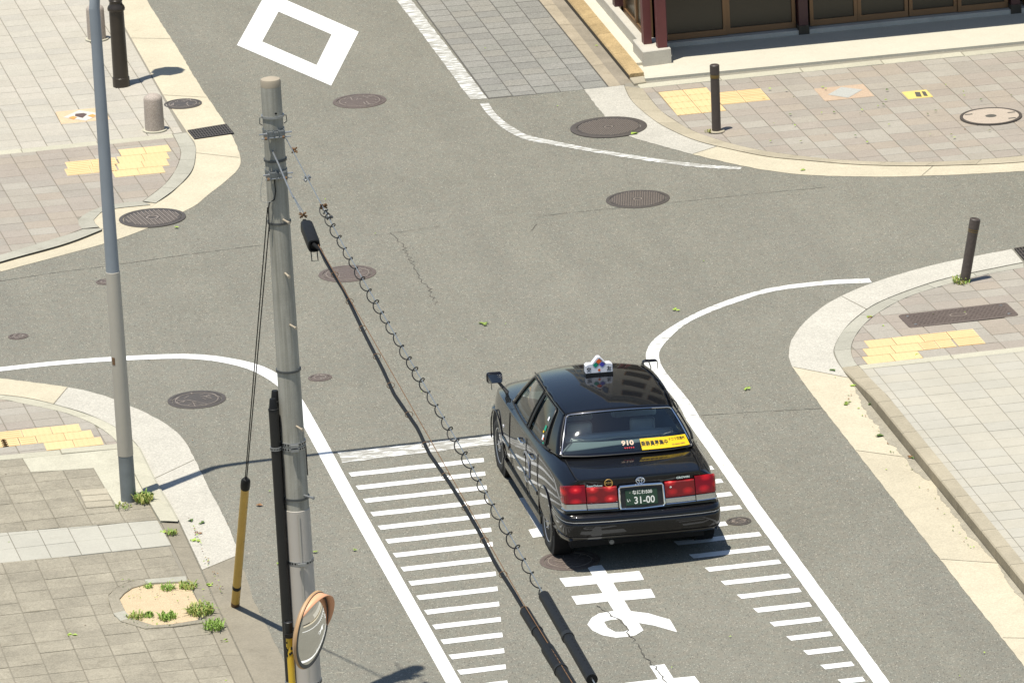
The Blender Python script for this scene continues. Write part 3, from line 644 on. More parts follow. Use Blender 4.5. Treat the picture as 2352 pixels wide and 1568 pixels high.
# cement patch round the lamp post, old slabs, light band, small slabs
b = B().prism([lift(*p, .016) for p in [(-5.93, 5.85), (-4.80, 5.82), (-4.77, 4.79), (-4.75, 3.95), (-5.12, 3.80), (-5.16, 4.45), (-5.19, 5.23), (-5.55, 5.27), (-5.90, 5.33)]], -.01, .0155, .004); b.build('cement_patch', M['cement'], bl)
old = [(-8, 5.88), (-5.94, 5.85), (-5.905, 5.31), (-5.20, 5.20), (-5.17, 4.47), (-5.49, 4.50), (-5.46, 3.80), (-4.74, 3.72), (-4.72, 3.15), (-8, 3.40)]
pave(bl, 'paving_slab', old, -5.53, 4.93, .365, .335, -.035, ZB, M['slab_old'], box=(-7.2, -4.6, 3, 6), jig=.003)
for k in range(3):
    y = 4.48-.225*k; B().prism([lift(*p, .018) for p in [(-5.46, y), (-5.15, y-.03), (-5.145, y-.228), (-5.455, y-.198)]], -.01, .021, .006).build('edging_slab', M['edging'], bl)
pave(bl, 'paving_slab', [(-8, 3.40), (-4.72, 3.13), (-4.72, 2.20), (-8, 2.31)], -4.72, 2.23, .333, .47, -.03, zflat(.018), M['slab_light'], box=(-7.3, -4.6, 2, 3.6), gap=.006)
pit_out = [(-4.70, 1.115), (-5.17, 1.15), (-5.34, 1.18), (-5.50, 1.02), (-5.61, .82), (-5.645, .5), (-5.645, .1), (-5.56, -.14), (-5.42, -.31), (-5.2, -.41), (-4.70, -.42)]
low = [(-8, 2.31), (-4.72, 2.19), (-4.72, 1.13)]+pit_out+[(-4.72, -.43), (-4.72, -7), (-8, -7)]
pave(bl, 'paving_slab', low, -5.46, -.47, .37, .335, -.012, ZB, M['slab_old'], box=(-7.3, -4.6, -4.4, 2.4), jig=.003)
kerbs(bl, 'kerb_stone', b_out, b_in, zflat(.019), M['strip'], .70)
kerbs(bl, 'kerb_stone', [(-4.585, 5.72), (-4.58, 5.1), (-4.57, 4.3), (-4.54, 3.6), (-4.525, 3.0)], [(-4.80, 5.95), (-4.77, 5.1), (-4.755, 4.3), (-4.74, 3.6), (-4.72, 3.1)], zflat(.045), M['strip'], .56)
kerbs(bl, 'kerb_stone', [(-4.525, 2.98), (-4.525, 1.4), (-4.53, 0), (-4.52, -2.5), (-4.52, -7)], [(-4.72, 3.08), (-4.705, 1.4), (-4.71, 0), (-4.71, -2.5), (-4.71, -7)], zflat(.019), M['apron_grey'], .95)
apron(bl, 'gutter_apron', [(-8, 10.2), (-6.6, 9.55), (-5.82, 8.98), (-5.14, 8.40), (-4.82, 8.04), (-4.62, 7.68), (-4.37, 7.13), (-4.17, 6.57), (-4.07, 6.08), (-4.04, 5.6), (-4.035, 4.6), (-4.025, 3.2), (-4.03, 2.3), (-4.09, 1.0), (-4.13, 0), (-4.12, -2), (-4.12, -7)],
      [(-8, 9.7), (-6.8, 8.95), (-5.90, 8.34), (-5.53, 8.02), (-5.19, 7.55), (-5.0, 7.24), (-4.80, 6.78), (-4.66, 6.3), (-4.60, 5.9), (-4.58, 5.5), (-4.57, 4.5), (-4.525, 3.2), (-4.52, 2.3), (-4.52, 1.0), (-4.53, 0), (-4.52, -2), (-4.52, -7)], [M['apron'], M['apron_pale'], M['apron_grey'], M['apron_grey']], [.185, .55, .78])
# tree pit: kerb ring, sand bed
pin = [(-4.73, .95), (-5.17, 1.035), (-5.33, .96), (-5.44, .81), (-5.515, .65), (-5.51, .24), (-5.48, -.02), (-5.28, -.33), (-5.07, -.36), (-4.80, -.31), (-4.71, .0)]
pout = [(-4.72, 1.115), (-5.17, 1.15), (-5.36, 1.15), (-5.53, .98), (-5.635, .72), (-5.645, .2), (-5.60, -.07), (-5.38, -.40), (-5.07, -.43), (-4.75, -.41), (-4.60, -.35)]
for i in range(0, 9):
    B().prism([lift(*p, .028) for p in (pout[i], pout[i+1], pin[i+1], pin[i])], -.02, .030 if i else .040, .005).build('pit_kerb', M['kerb_grey'] if i in (0, 5) else M['slab_old'], bl)
mk('pit_sand', [(*lift(*p, .014), .0125+.003*math.sin(i)) for i, p in enumerate(pin)], [tuple(range(len(pin)))], M['sand'], bl)

# ------------------------------------------------------------------ manhole covers and grates
def cover(px, py, dia, label, mat='iron', z=.006, style='plain', ringw=.05, on=0.0, rot=0, group='manhole covers'):
    c = ground(px, py, on); r = dia/2
    t = empty('manhole_cover', (c.x, c.y, on)); t.rotation_euler.z = rot; tag(t, label, 'manhole cover', group)
    B().lathe([(r, -.02), (r, z), (r-.006, z+.002), (r-ringw, z+.002), (r-ringw-.003, z-.004), (r-ringw-.003, -.02)], 40).build('ring', M[mat], t, True, 30)
    rl = r-ringw-.009; ZT = z+.001
    lid = B().lathe([(rl, -.02), (rl, ZT-.001), (rl-.005, ZT), (0, ZT)], 40).build('lid', M[mat], t, True, 30)
    b = B()
    if style == 'dots':
        k = int(rl/.032)
        for i in range(-k, k+1):
            for j in range(-k, k+1):
                x, y = (i+.5*(j % 2))*.034, j*.030
                if .07 < math.hypot(x, y) < rl-.02: b.box(x-.009, x+.009, y-.007, y+.007, ZT, ZT+.005)
        b.lathe([(.06, ZT), (.06, ZT+.004), (.045, ZT+.004), (.045, ZT)], 16, cap=False)
    elif style == 'bars':
        k = int(rl/.055)
        for i in range(-k, k+1):
            x = i*.055; h = math.sqrt(max(0, (rl-.03)**2-x*x))
            if abs(x) > .09: b.box(x-.006, x+.006, -h, h, ZT, ZT+.006)
            else:
                b.box(x-.006, x+.006, .1, h, ZT, ZT+.006); b.box(x-.006, x+.006, -h, -.1, ZT, ZT+.006)
            for j in range(-int(h/.05), int(h/.05)):
                if math.hypot(x+.027, j*.05) > .1 and math.hypot(x+.027, j*.05) < rl-.04: b.box(x+.02, x+.034, j*.05-.012, j*.05+.012, ZT, ZT+.004)
        b.lathe([(.085, ZT), (.085, ZT+.006), (.06, ZT+.006), (.06, ZT)], 20, cap=False)
    elif style == 'crest':
        for i in range(26):
            a = random.uniform(0, 6.28); q = rl*math.sqrt(random.uniform(.05, .85)); L = random.uniform(.02, .08)*rl/.3; w = random.uniform(.003, .007)
            d = random.uniform(0, 3.14); x, y = q*math.cos(a), q*math.sin(a); ca, sa = math.cos(d), math.sin(d); zz = ZT+.002+.00012*i
            b.add([(x-ca*L+sa*w, y-sa*L-ca*w, zz), (x+ca*L+sa*w, y+sa*L-ca*w, zz), (x+ca*L-sa*w, y+sa*L+ca*w, zz), (x-ca*L-sa*w, y-sa*L+ca*w, zz)], [(0, 1, 2, 3)])
        b.lathe([(rl-.03, ZT), (rl-.03, ZT+.003), (rl-.038, ZT+.003), (rl-.038, ZT)], 32, cap=False)
    if b.V: b.build('relief', M['iron_worn'], lid)['kind'] = 'stuff'
    B().box(-.018, .018, -rl+.004, -rl+.03, ZT+.0005, ZT+.0015).build('key_slot', M['crack'], lid); B().box(rl-.07, rl-.01, -.008, .008, ZT+.0005, ZT+.0015).build('key_slot', M['crack'], lid)
    return t
cover(826, 233, .73, 'brown round manhole cover in the road below the white diamond', 'iron', style='crest', rot=.2)
cover(1398, 294, 1.02, 'largest round manhole cover, with a thick double rim, partly on the pale far gutter', 'iron_dark', style='dots', ringw=.085, z=.014)
cover(1465, 458, .82, 'round manhole cover with dotted relief in the middle of the far carriageway', 'iron_dark', style='dots', ringw=.045, rot=.3)
cover(798, 629, .72, 'brown round manhole cover that the overhead cable crosses in view', 'iron', style='crest', rot=1)
cover(350, 502, .86, 'ribbed round manhole cover at the kerb behind the tall grey lamp post', 'iron_dark', style='bars', ringw=.05, z=.013, rot=.15)
cover(452, 918, .69, 'dark round manhole cover between the left edge line and near left gutter', 'iron_dark', style='crest')
cover(735, 867.5, .288, 'small round valve cover just right of the concrete utility pole', 'iron', style='crest', ringw=.03)
cover(1697, 1197, .277, 'small round valve cover among the white bars right of the taxi', 'iron_dark', style='crest', ringw=.025)
cover(1309, 1287, .66, 'brown round manhole cover half in the shadow behind the taxi', 'iron', style='crest')
cover(42, 773, .25, 'small round valve cover at the left edge of the picture', 'iron', style='crest', ringw=.025)
cover(243, 647.5, .25, 'small round valve cover half hidden behind the grey lamp post', 'iron', style='crest', ringw=.025)
cover(420, 240.5, .52, 'dark round cover in the cream gutter beside the granite bollard', 'iron_dark', style='crest', ringw=.03, z=.014)
c = ground(2276, 267, .03); t = empty('manhole_cover', (c.x, c.y, .03)); tag(t, 'round access cover filled with pinkish paving in the far right sidewalk', 'manhole cover', 'manhole covers')
B().lathe([(.41, -.02), (.41, .006), (.375, .006), (.372, -.001)], 48).build('ring', M['iron_dark'], t, True, 30)
lid = B().lathe([(.368, -.02), (.368, .004), (0, .0045)], 48).build('lid', concrete_mat('filled_lid', (.44, .37, .295), .06, .08), t, True, 30)
B().lathe([(.075, .005), (.07, .0065), (0, .0065)], 16).build('handle_recess', M['crack'], lid)
for a in (.2, 2.6, 5.6): B().box(.30*math.cos(a)-.05, .30*math.cos(a)+.05, .33*math.sin(a)-.02, .33*math.sin(a)+.02, .005, .0062).build('notch', M['crack'], lid)
# rectangular cover in the near right sidewalk
c0 = lift(4.90, 7.205, .014); t = empty('cover_plate', (c0[0], c0[1], .014)); t.rotation_euler.z = .03; tag(t, 'long rectangular brown iron cover plate with studs in the near right sidewalk', 'cover plate')
rp = []
for cx, cy, a in ((1.30, .06, -90), (1.30, .49, 0), (.06, .49, 90), (.06, .06, 180)):
    for k in range(4): g = math.radians(a+k*30); rp.append((cx+.06*math.cos(g), cy+.06*math.sin(g)))
pl = B().prism(rp, -.02, .008, .004).build('plate', M['iron'], t)
b = B()
for i in range(24):
    for j in range(9):
        x, y = .09+i*.0515+(.025 if j % 2 else 0), .07+j*.0515
        if math.hypot((x-.68)/1.6, y-.275) > .085 and x < 1.28: b.box(x-.013, x+.013, y-.008, y+.008, .008, .012)
b.build('stud', M['iron'], pl)['kind'] = 'stuff'
e = B()
for k in range(24):
    a0, a1 = 6.283*k/24, 6.283*(k+1)/24
    q = lambda r, a: (.68+r*1.45*math.cos(a), .275+r*math.sin(a), .0125)
    e.add([q(.075, a0), q(.075, a1), q(.062, a1), q(.062, a0)], [(0, 1, 2, 3)])
e.build('oval_badge', M['iron_worn'], pl)
for x, y in ((.10, .10), (.10, .45), (1.26, .10), (1.26, .45)): B().lathe([(.02, .008), (.018, .0125), (0, .013)], 10, (x, y, 0)).build('bolt', M['steel'], pl, True)
def grate(P, label, n):
    t = empty('drain_grate', (P[0][0], P[0][1], 0)); tag(t, label, 'drain grate', 'drain grates')
    q = lambda u, v: tuple(Vector(P[0])*(1-u)*(1-v)+Vector(P[1])*u*(1-v)+Vector(P[2])*u*v+Vector(P[3])*(1-u)*v-Vector(P[0]))
    B().add([(*q(0, 0), .013), (*q(1, 0), .013), (*q(1, 1), .013), (*q(0, 1), .013)], [(0, 1, 2, 3)]).build('pit', plain('grate_dark', (.012, .012, .012), .9), t)
    for v0, v1 in ((0, .06), (.94, 1), ): B().add([(*q(0, v0), .022), (*q(1, v0), .022), (*q(1, v1), .022), (*q(0, v1), .022)], [(0, 1, 2, 3)]).build('rim', M['iron_dark'], t)
    for i in range(n):
        u0, u1 = (i+.1)/n, (i+.55)/n; b = B(); b.add([(*q(u0, .05), .020), (*q(u1, .05), .020), (*q(u1, .95), .020), (*q(u0, .95), .020)], [(0, 1, 2, 3)]); b.build('bar', M['iron_dark'], t)
    for v in (.25, .5, .75): B().add([(*q(0, v-.02), .021), (*q(1, v-.02), .021), (*q(1, v+.02), .021), (*q(0, v+.02), .021)], [(0, 1, 2, 3)]).build('cross_bar', M['iron_dark'], t)
grate([(-2.06, 18.61), (-1.51, 18.71), (-1.54, 19.20), (-2.09, 19.07)], 'dark steel drain grate across the far left gutter beside the granite bollard', 15)
grate([(6.89, 9.36), (7.5, 9.52), (7.52, 10.02), (6.90, 9.92)], 'dark steel drain grate at the right edge of the picture', 15)

# ------------------------------------------------------------------ bollards
def granite(x, y, r, h, label):
    t = empty('stone_bollard', (x, y, .03)); tag(t, label, 'bollard', 'granite bollards')
    prof = [(r, -.02), (r, .02), (r*.985, h*.5), (r*.965, h-r*.62)]+[(r*.965*math.cos(a), h-r*.62+r*.62*math.sin(a)) for a in [i*math.pi/2/7 for i in range(1, 7)]]+[(0, h)]
    B().lathe(prof, 36).build('shaft', M['granite'], t, True, 60)
    B().lathe([(r+.035, -.01), (r+.035, .004), (r+.002, .005)], 24).build('base_joint', M['cement'], t)
p = lift(-2.49, 19.22, .03); granite(p[0], p[1]+.12, .130, .50, 'grey granite bollard with domed top next to the drain grate')
p = lift(-2.60, 24.28, .03); granite(p[0], p[1]+.12, .130, .50, 'grey granite bollard behind the two lamp posts at the top left')
def bollard(x, y, z, r, h, tilt, mat, label, rings):
    t = empty('steel_bollard', (x, y, z)); t.rotation_euler = tilt; tag(t, label, 'bollard', 'brown steel bollards')
    B().lathe([(r, -.03), (r, h-.13)], 28).build('shaft', M[mat], t, True)
    B().lathe([(r+.001, h-.13), (r+.004, h-.125), (r+.004, h-.008), (r-.006, h), (r*.62, h), (r*.6, h-.004), (0, h-.004)], 28).build('cap', M[mat], t, True, 30)
    for zz, hh in rings: B().lathe([(r+.0015, zz), (r+.003, zz+.004), (r+.003, zz+hh-.004), (r+.0015, zz+hh)], 28).build('band', M['gold_band'], t, True)
    B().lathe([(r+.05, -.005), (r+.045, .004), (r+.001, .006)], 20).build('base_joint', M['kerb'], t)
p = lift(4.60, 16.52, .03); bollard(p[0], p[1]+.03, .03, .060, .90, (0, .012, 0), 'bronze_paint', 'upright brown steel bollard with gold band on the far right corner', [(.72, .045)])
p = lift(5.99, 8.80, .02); bollard(p[0], p[1]+.03, .02, .062, .80, (.02, .195, 0), 'bronze_worn', 'scuffed brown steel bollard leaning to the right, weeds at its foot', [(.635, .010), (.66, .010)])

# ------------------------------------------------------------------ weeds and leaves
def weed(x, y, z, r, n, h, label, mats=('grass',), flat=.5, seed=0):
    rnd = random.Random(seed); t = empty('weed_clump', (x, y, z)); tag(t, label, 'weeds', 'weeds')
    for mi_, mn in enumerate(mats):
        b = B()
        for i in range(n//len(mats)):
            a = rnd.uniform(0, 6.283); q = r*math.sqrt(rnd.random()); bx, by = q*math.cos(a), q*math.sin(a)*1.3
            d = rnd.uniform(0, 6.283); hh = h*rnd.uniform(.3, .95); out = hh*rnd.uniform(.2, flat+.4); w = rnd.uniform(.003, .008)
            dx, dy = math.cos(d), math.sin(d); px_, py_ = -dy*w, dx*w
            m1 = (bx+dx*out*.5, by+dy*out*.5, hh*.75); tip = (bx+dx*out, by+dy*out, hh*rnd.uniform(.55, 1.0))
            b.add([(bx-px_, by-py_, 0), (bx+px_, by+py_, 0), (m1[0]+px_*1.2, m1[1]+py_*1.2, m1[2]), (m1[0]-px_*1.2, m1[1]-py_*1.2, m1[2]), tip], [(0, 1, 2, 3), (3, 2, 4)])
        b.build('foliage', M[mn], t)
p = ground(334, 1156, .03); weed(p.x, p.y+.1, .03, .10, 190, .13, 'bright green grass tuft at the foot of the grey lamp post', ('grass', 'grass_dry'), seed=1)
p = ground(283, 1163, .03); weed(p.x, p.y, .03, .09, 60, .045, 'thin low weeds in front of the grey lamp post', ('grass_dry', 'grass'), .9, seed=2)
p = ground(460, 1403, .03); weed(p.x, p.y, .02, .14, 230, .12, 'large spreading weed clump at the right side of the tree pit', ('grass', 'grass_dry'), .9, seed=3)
p = ground(490, 1440, .03); weed(p.x, p.y, .03, .11, 160, .10, 'weeds trailing from the tree pit along the old kerb', ('grass',), .8, seed=4)
p = ground(385, 1418, .02); weed(p.x, p.y, .015, .09, 120, .09, 'dark green weed at the front rim of the tree pit, centre', ('grass',), .6, seed=5)
p = ground(312, 1416, .02); weed(p.x, p.y, .015, .10, 110, .07, 'weeds at the front left rim of the tree pit', ('grass', 'grass_dry'), .7, seed=6)
p = ground(342, 1413, .02); weed(p.x, p.y, .015, .055, 60, .07, 'small weed between the two front clumps of the tree pit', ('grass',), .6, seed=7)
p = ground(385, 1350, .02); weed(p.x, p.y, .015, .08, 80, .07, 'weeds under the back rim of the tree pit, middle', ('grass',), .7, seed=8)
p = ground(432, 1347, .02); weed(p.x, p.y, .015, .10, 120, .08, 'weeds in the back right corner of the tree pit', ('grass', 'grass_dry'), .8, seed=9)
p = ground(342, 1346, .02); weed(p.x, p.y, .015, .06, 50, .05, 'small weed at the back left of the tree pit', ('grass',), .7, seed=10)
p = ground(394, 1225, .03); weed(p.x, p.y, .03, .06, 60, .07, 'weed in the kerb joint right of the light slab band', ('grass', 'grass_dry'), .6, seed=11)
p = ground(2212, 645, .03); weed(p.x-.03, p.y, .02, .10, 110, .10, 'dry weeds at the foot of the leaning bollard', ('grass_dry', 'grass'), .7, seed=12)
p = ground(1627, 303, .03); weed(p.x, p.y, .03, .05, 26, .04, 'few dry blades at the foot of the upright bollard', ('grass_dry',), .7, seed=13)
lv = {k: B() for k in ('leaf', 'leaf_dark', 'leaf_brown')}
def leaf(x, y, z, s, kind):
    a = random.uniform(0, 6.28); c, sn = math.cos(a), math.sin(a); w = s*random.uniform(.4, .8)
    q = lambda u, v, h: (x+u*c-v*sn, y+u*sn+v*c, z+h)
    lv[kind].add([q(-s, 0, .004), q(0, -w, random.uniform(.004, .02)), q(s, 0, .006), q(0, w, random.uniform(.004, .02))], [(0, 1, 2, 3)])
def leaves(px, py, n, spread, s, kind, z=.012):
    for i in range(n):
        g = ground(px+random.gauss(0, spread), py+random.gauss(0, spread*.35), z); leaf(g.x, g.y, z, s*random.uniform(.7, 1.3), kind)
for px, py, n, sp, s, k in ((1111, 743, 8, 4, .028, 'leaf'), (1111, 743, 4, 4, .025, 'leaf_dark'), (1550, 711, 5, 4, .025, 'leaf'), (1718, 891, 5, 4, .028, 'leaf'), (2106, 816, 1, 1, .04, 'leaf'), (404, 523, 3, 2, .03, 'leaf'),
        (1841, 391, 3, 3, .03, 'leaf'), (1456, 307, 3, 3, .04, 'leaf'), (1913, 850, 4, 2, .03, 'leaf_dark'), (1998, 729, 3, 3, .035, 'leaf'), (2000, 730, 2, 2, .03, 'leaf_brown'), (1960, 885, 5, 4, .03, 'leaf'), (1948, 925, 6, 5, .03, 'leaf'), (2023, 1000, 6, 4, .035, 'leaf_dark'),
        (2086, 1050, 4, 5, .025, 'leaf_brown'), (1997, 928, 4, 4, .03, 'leaf_dark'), (2048, 980, 3, 4, .03, 'leaf_brown'), (2095, 1052, 3, 3, .03, 'leaf_dark'), (380, 1222, 9, 5, .03, 'leaf'), (440, 1195, 4, 3, .03, 'leaf_dark'), (467, 1200, 4, 3, .028, 'leaf_dark'), (481, 1343, 7, 5, .03, 'leaf'), (519, 1473, 6, 4, .03, 'leaf'), (163, 1457, 3, 3, .03, 'leaf'), (723, 1268, 3, 3, .03, 'leaf'), (640, 1294, 3, 3, .03, 'leaf'), (815, 1263, 3, 2, .025, 'leaf'), (594, 1160, 2, 2, .035, 'leaf_brown'),
        (2030, 690+58, 1, 1, .03, 'leaf'), (2150, 723, 2, 4, .03, 'leaf'), (2210, 720, 2, 6, .03, 'leaf'), (447, 1240, 10, 6, .022, 'leaf'), (455, 1225, 8, 5, .02, 'leaf_brown'), (1370, 105, 1, 1, .03, 'leaf')):
    leaves(px, py, n, sp, s, k)
for i in range(28):
    t_ = random.random(); leaves(1915+t_*330+random.gauss(0, 6), 865+t_*410, 1, 1, .016, random.choice(('leaf', 'leaf_dark', 'leaf_brown')))
for i in range(70):
    leaves(random.uniform(280, 500), random.uniform(1330, 1440), 1, 2, .012, random.choice(('leaf', 'leaf', 'leaf_dark')), .03)
for i in range(34):
    leaves(random.uniform(1740, 2340), random.uniform(190, 330), 1, 2, .022, random.choice(('leaf', 'leaf_dark', 'leaf')), .037)
for i in range(40):
    t_ = random.random(); leaves(435+t_*75, 1190+t_*170+random.gauss(0, 5), 1, 2, .014, random.choice(('leaf', 'leaf_brown')), .03)
for i in range(36):
    leaves(random.uniform(0, 2352), random.uniform(0, 1568), 1, 1, .014, random.choice(('leaf', 'leaf', 'leaf_brown')), .012)
lit = empty('fallen_leaves'); tag(lit, 'scattered small fallen leaves along the gutters and paving', 'leaves', kind='stuff')
for k, b in lv.items(): b.build({'leaf': 'green_leaf', 'leaf_dark': 'dark_leaf', 'leaf_brown': 'brown_leaf'}[k], M[k], lit)

# ------------------------------------------------------------------ street lamp, tall grey
p = ground(296, 1146, .03); lx, ly = p.x, p.y+.02
t = empty('street_lamp', (lx, ly, .03)); tag(t, 'tall blue-grey lamp post with a beige sleeve on the near left corner', 'street lamp')
r0_, r1_ = .088, .060
def lr(z): return r0_+(r1_-r0_)*z/5.8
B().lathe([(lr(0), -.03), (lr(.3), .3), (lr(.55), .55)], 28).build('base_section', M['galv_base'], t, True)
B().lathe([(lr(.5)+.003, .52), (lr(.52)+.004, .525), (lr(2.7)+.005, 2.665), (lr(2.7)+.002, 2.67)], 28).build('sleeve', M['beige_coat'], t, True, 30)
B().lathe([(lr(2.6), 2.6), (lr(4), 4), (lr(5.7), 5.7)], 28).build('shaft', M['galv'], t, True)
P = [(0, 0, 5.68)]+[(.75*(1-math.cos(a)), 0, 5.7+.75*math.sin(a)*.75) for a in [i*math.pi/2/8 for i in range(1, 8)]]+[(1.6, 0, 6.36), (2.8, 0, 6.5), (4.6, 0, 6.62)]
B().tube(P, [.060-.0022*i for i in range(len(P))], 14).build('arm', M['galv'], t, True)
h = B().box(4.3, 5.0, -.13, .13, 6.56, 6.70); h.V = [(x, y*(1 if x < 4.6 else .7), z) for x, y, z in h.V]; h.build('lamp_head', M['galv'], t)
B().box(.0, .035, -.0005, .0005, 0, 0)
g = B().box(-.02, .02, -.004, .0, 0, .085).build('rust_patch', M['rust'], t); g.location = (-.066, -.052, 1.60); g.rotation_euler = (0, 0, -.9)
# ------------------------------------------------------------------ decorative brown lamp
p = lift(-2.61, 21.68, .03); t = empty('street_lamp', (p[0], p[1]+.1, .03)); tag(t, 'dark bronze decorative lamp column with a flared collar at the top left', 'street lamp')
B().lathe([(.118, -.02), (.118, .11), (.110, .115), (.110, .12)], 28).build('base_collar', M['lamp_brown'], t, True, 30)
B().lathe([(.108, .12), (.104, .6), (.102, 1.06)], 28).build('lower_column', M['lamp_brown'], t, True)
B().lathe([(.104, 1.05), (.118, 1.06), (.122, 1.085), (.112, 1.115), (.092, 1.14), (.086, 1.18), (.093, 1.19), (.093, 1.20), (.084, 1.21)], 28).build('flared_collar', M['lamp_brown'], t, True, 50)
B().lathe([(.082, 1.2), (.070, 3.2)], 24).build('upper_column', M['lamp_brown'], t, True)
B().lathe([(.06, 3.2), (.12, 3.3), (.20, 3.75), (.24, 3.8), (.20, 3.86), (.06, 4.05), (0, 4.1)], 8).build('lantern', M['lamp_brown'], t)

# ------------------------------------------------------------------ utility pole
PX, PY = -4.116, -3.572
t = empty('utility_pole', (PX, PY, 0)); UP = tag(t, 'concrete utility pole with black riser pipes, steps and steel bands, near left', 'utility pole')
def pr(z): return .136-.0052*z
def zp(y): return (1640-y)/215.2
B().lathe([(pr(0), 0)]+[(pr(z), z) for z in (1, 2, 3, 4, 5, 6, 6.69)], 32).build('shaft', M['pole'], t, True)
B().lathe([(pr(6.6), 6.68), (pr(6.6)+.001, 6.73), (pr(6.7)-.006, 6.755), (.03, 6.775), (0, 6.776)], 32).build('cap', M['pole_top'], t, True, 40)
B().lathe([(pr(0)+.005, 0), (pr(2.2)+.005, 2.235), (pr(2.2), 2.24)], 32).build('sheet_sleeve', M['pole_beige'], t, True, 30)
def bandring(z, h, mat, tck=.006, name='band', tilt=0):
    r = pr(z)+.006
    o = B().lathe([(r-.004, -h/2), (r+tck, -h/2), (r+tck, h/2), (r-.004, h/2)], 32).build(name, M[mat], t, True, 30); o.location = (0, 0, z); o.rotation_euler = (tilt, 0, 0); return o
for y, m_ in ((840, 'steel_dark'), (1132, 'steel_dark'), (505, 'steel_dark'), (268, 'steel'), (365, 'steel_dark')): bandring(zp(y), .022, m_)
for y, tl_ in ((1005, .03), (1016, .0), (1278, .02), (1560, 0)):
    o = bandring(zp(y), .034, 'steel', .004, 'perforated_band', tl_)
    h = B(); r = pr(zp(y))+.0112
    for k in range(26):
        a = 2*math.pi*k/26; a1 = a+.13
        h.add([(r*math.cos(a), r*math.sin(a), -.010), (r*math.cos(a1), r*math.sin(a1), -.010), (r*math.cos(a1), r*math.sin(a1), .010), (r*math.cos(a), r*math.sin(a), .010)], [(0, 1, 2, 3)])
    h.build('slot', M['black_pipe'], o)['kind'] = 'stuff'
    B().box(-.05, .03, -r-.035, -r-.004, -.014, .014).build('clamp', M['steel'], o)
for y, a in ((500, -1.30), (620, -1.45), (737, -1.30), (968, -1.30), (1128, -1.0)):
    z = zp(y); r = pr(z); c_, s_ = math.cos(a), math.sin(a)
    b = B().tube([(r*.9*c_, r*.9*s_, z+.02), ((r+.13)*c_, (r+.13)*s_, z+.02)], .0105, 10).tube([((r+.13)*c_, (r+.13)*s_, z+.02), ((r+.145)*c_, (r+.145)*s_, z+.02)], .016, 10)
    b.build('step_bolt', M['pole_top'] if y < 1000 else M['steel'], t, True, 40)
for k, (dx, dy, y0) in enumerate(((-.185, -.045, 897), (-.145, .055, 886))):
    z = zp(y0); rr_ = .051
    pp = B().lathe([(rr_, 0), (rr_, z-.13)], 20, (dx, dy, 0)).build('riser_pipe', M['black_pipe'], t, True)
    B().lathe([(rr_+.003, z-.135), (rr_+.003, z-.12), (rr_-.006, z-.115), (.034, z-.02), (.030, z-.012), (0, z-.012)], 20, (dx, dy, 0)).build('pipe_cap', M['black_rubber'], pp, True, 30)
for y in (1013, 1556):
    z = zp(y); r = .056; o = B().lathe([(r, -.017), (r+.003, -.017), (r+.003, .017), (r, .017)], 20).build('pipe_band', M['steel'], t, True, 30); o.location = (-.185, -.045, z)
    h = B()
    for k in range(9):
        a = math.pi+.2+k*.29; a1 = a+.16; q = r+.0036; h.add([(q*math.cos(a), q*math.sin(a), -.009), (q*math.cos(a1), q*math.sin(a1), -.009), (q*math.cos(a1), q*math.sin(a1), .009), (q*math.cos(a), q*math.sin(a), .009)], [(0, 1, 2, 3)])
    h.build('slot', M['black_pipe'], o)['kind'] = 'stuff'
# loose steel strap on the right side of the pole, hanging conduit strip
B().box(.125, .132, -.02, .02, zp(1085), zp(1020)).build('cable_strap', M['black_pipe'], t)
B().box(-.02, .0, -pr(1)-.010, -pr(1)-.006, .0, 2.22).build('sleeve_seam', M['beige_coat'], t)
# dead-end clamps near the top
def clampset(z, wide):
    r = pr(z); b = B()
    b.lathe([(r+.002, -.032), (r+.008, -.032), (r+.008, .032), (r+.002, .032)], 24, (0, 0, z))
    for s in (-1, 1):
        b.box(s*.055-.028, s*.055+.028, -r-.055, -r-.005, z-.035, z+.03)
        b.box(s*.055-.028-.006, s*.055-.028, -r-.075, -r+.01, z-.045, z+.045)
        b.box(s*.055+.028, s*.055+.034, -r-.075, -r+.01, z-.045, z+.045)
    b.box(-.02, .02, -r-.045, -r, z-.02, z+.02)
    b.build('clamp', M['clamp_steel'], t)
    bolts = B(); bolts.tube([(-wide, -r-.03, z+.01), (wide, -r-.03, z+.01)], .009, 8); bolts.tube([(-wide*.9, -r-.05, z-.03), (.9*wide, -r-.05, z-.03)], .008, 8)
    for s in (-.085, -.03, .03, .085): bolts.tube([(s-.012, -r-.03, z+.01), (s+.012, -r-.03, z+.01)], .018, 6)
    bolts.build('bolt', M['steel'], t)['kind'] = 'stuff'
    nb = B()
    for s in (-.105, .075): nb.tube([(s-.012, -r-.05, z-.03), (s+.012, -r-.05, z-.03)], .016, 6)
    nb.build('nut', M['rust'], t)['kind'] = 'stuff'
clampset(zp(302), .165); clampset(zp(393), .15)
for s in (-1, 1):
    r = pr(6.3); B().tube([(s*(r-.01), -.02, 6.38), (s*(r+.03), -.02, 6.37), (s*(r+.035), -.02, 6.31), (s*(r+.005), -.02, 6.29)], .005, 6).build('hook', M['steel_dark'], t)
B().lathe([(.0, 0), (.011, 0)], 10).build('hole', M['black_pipe'], t); COL.objects[-1].location = (.02, -pr(6.4)-.0012, 6.42); COL.objects[-1].rotation_euler = (math.pi/2, 0, 0)
w = B(); r = pr(5.6)
w.tube([(-.16, -r-.03, zp(395)), (-.185, -r-.03, zp(420)), (-.19, -r-.03, zp(447)), (-.15, -r-.02, zp(452)), (-.06, -r-.004, zp(452))], .003, 6); w.build('loose_wire', M['wire'], t)
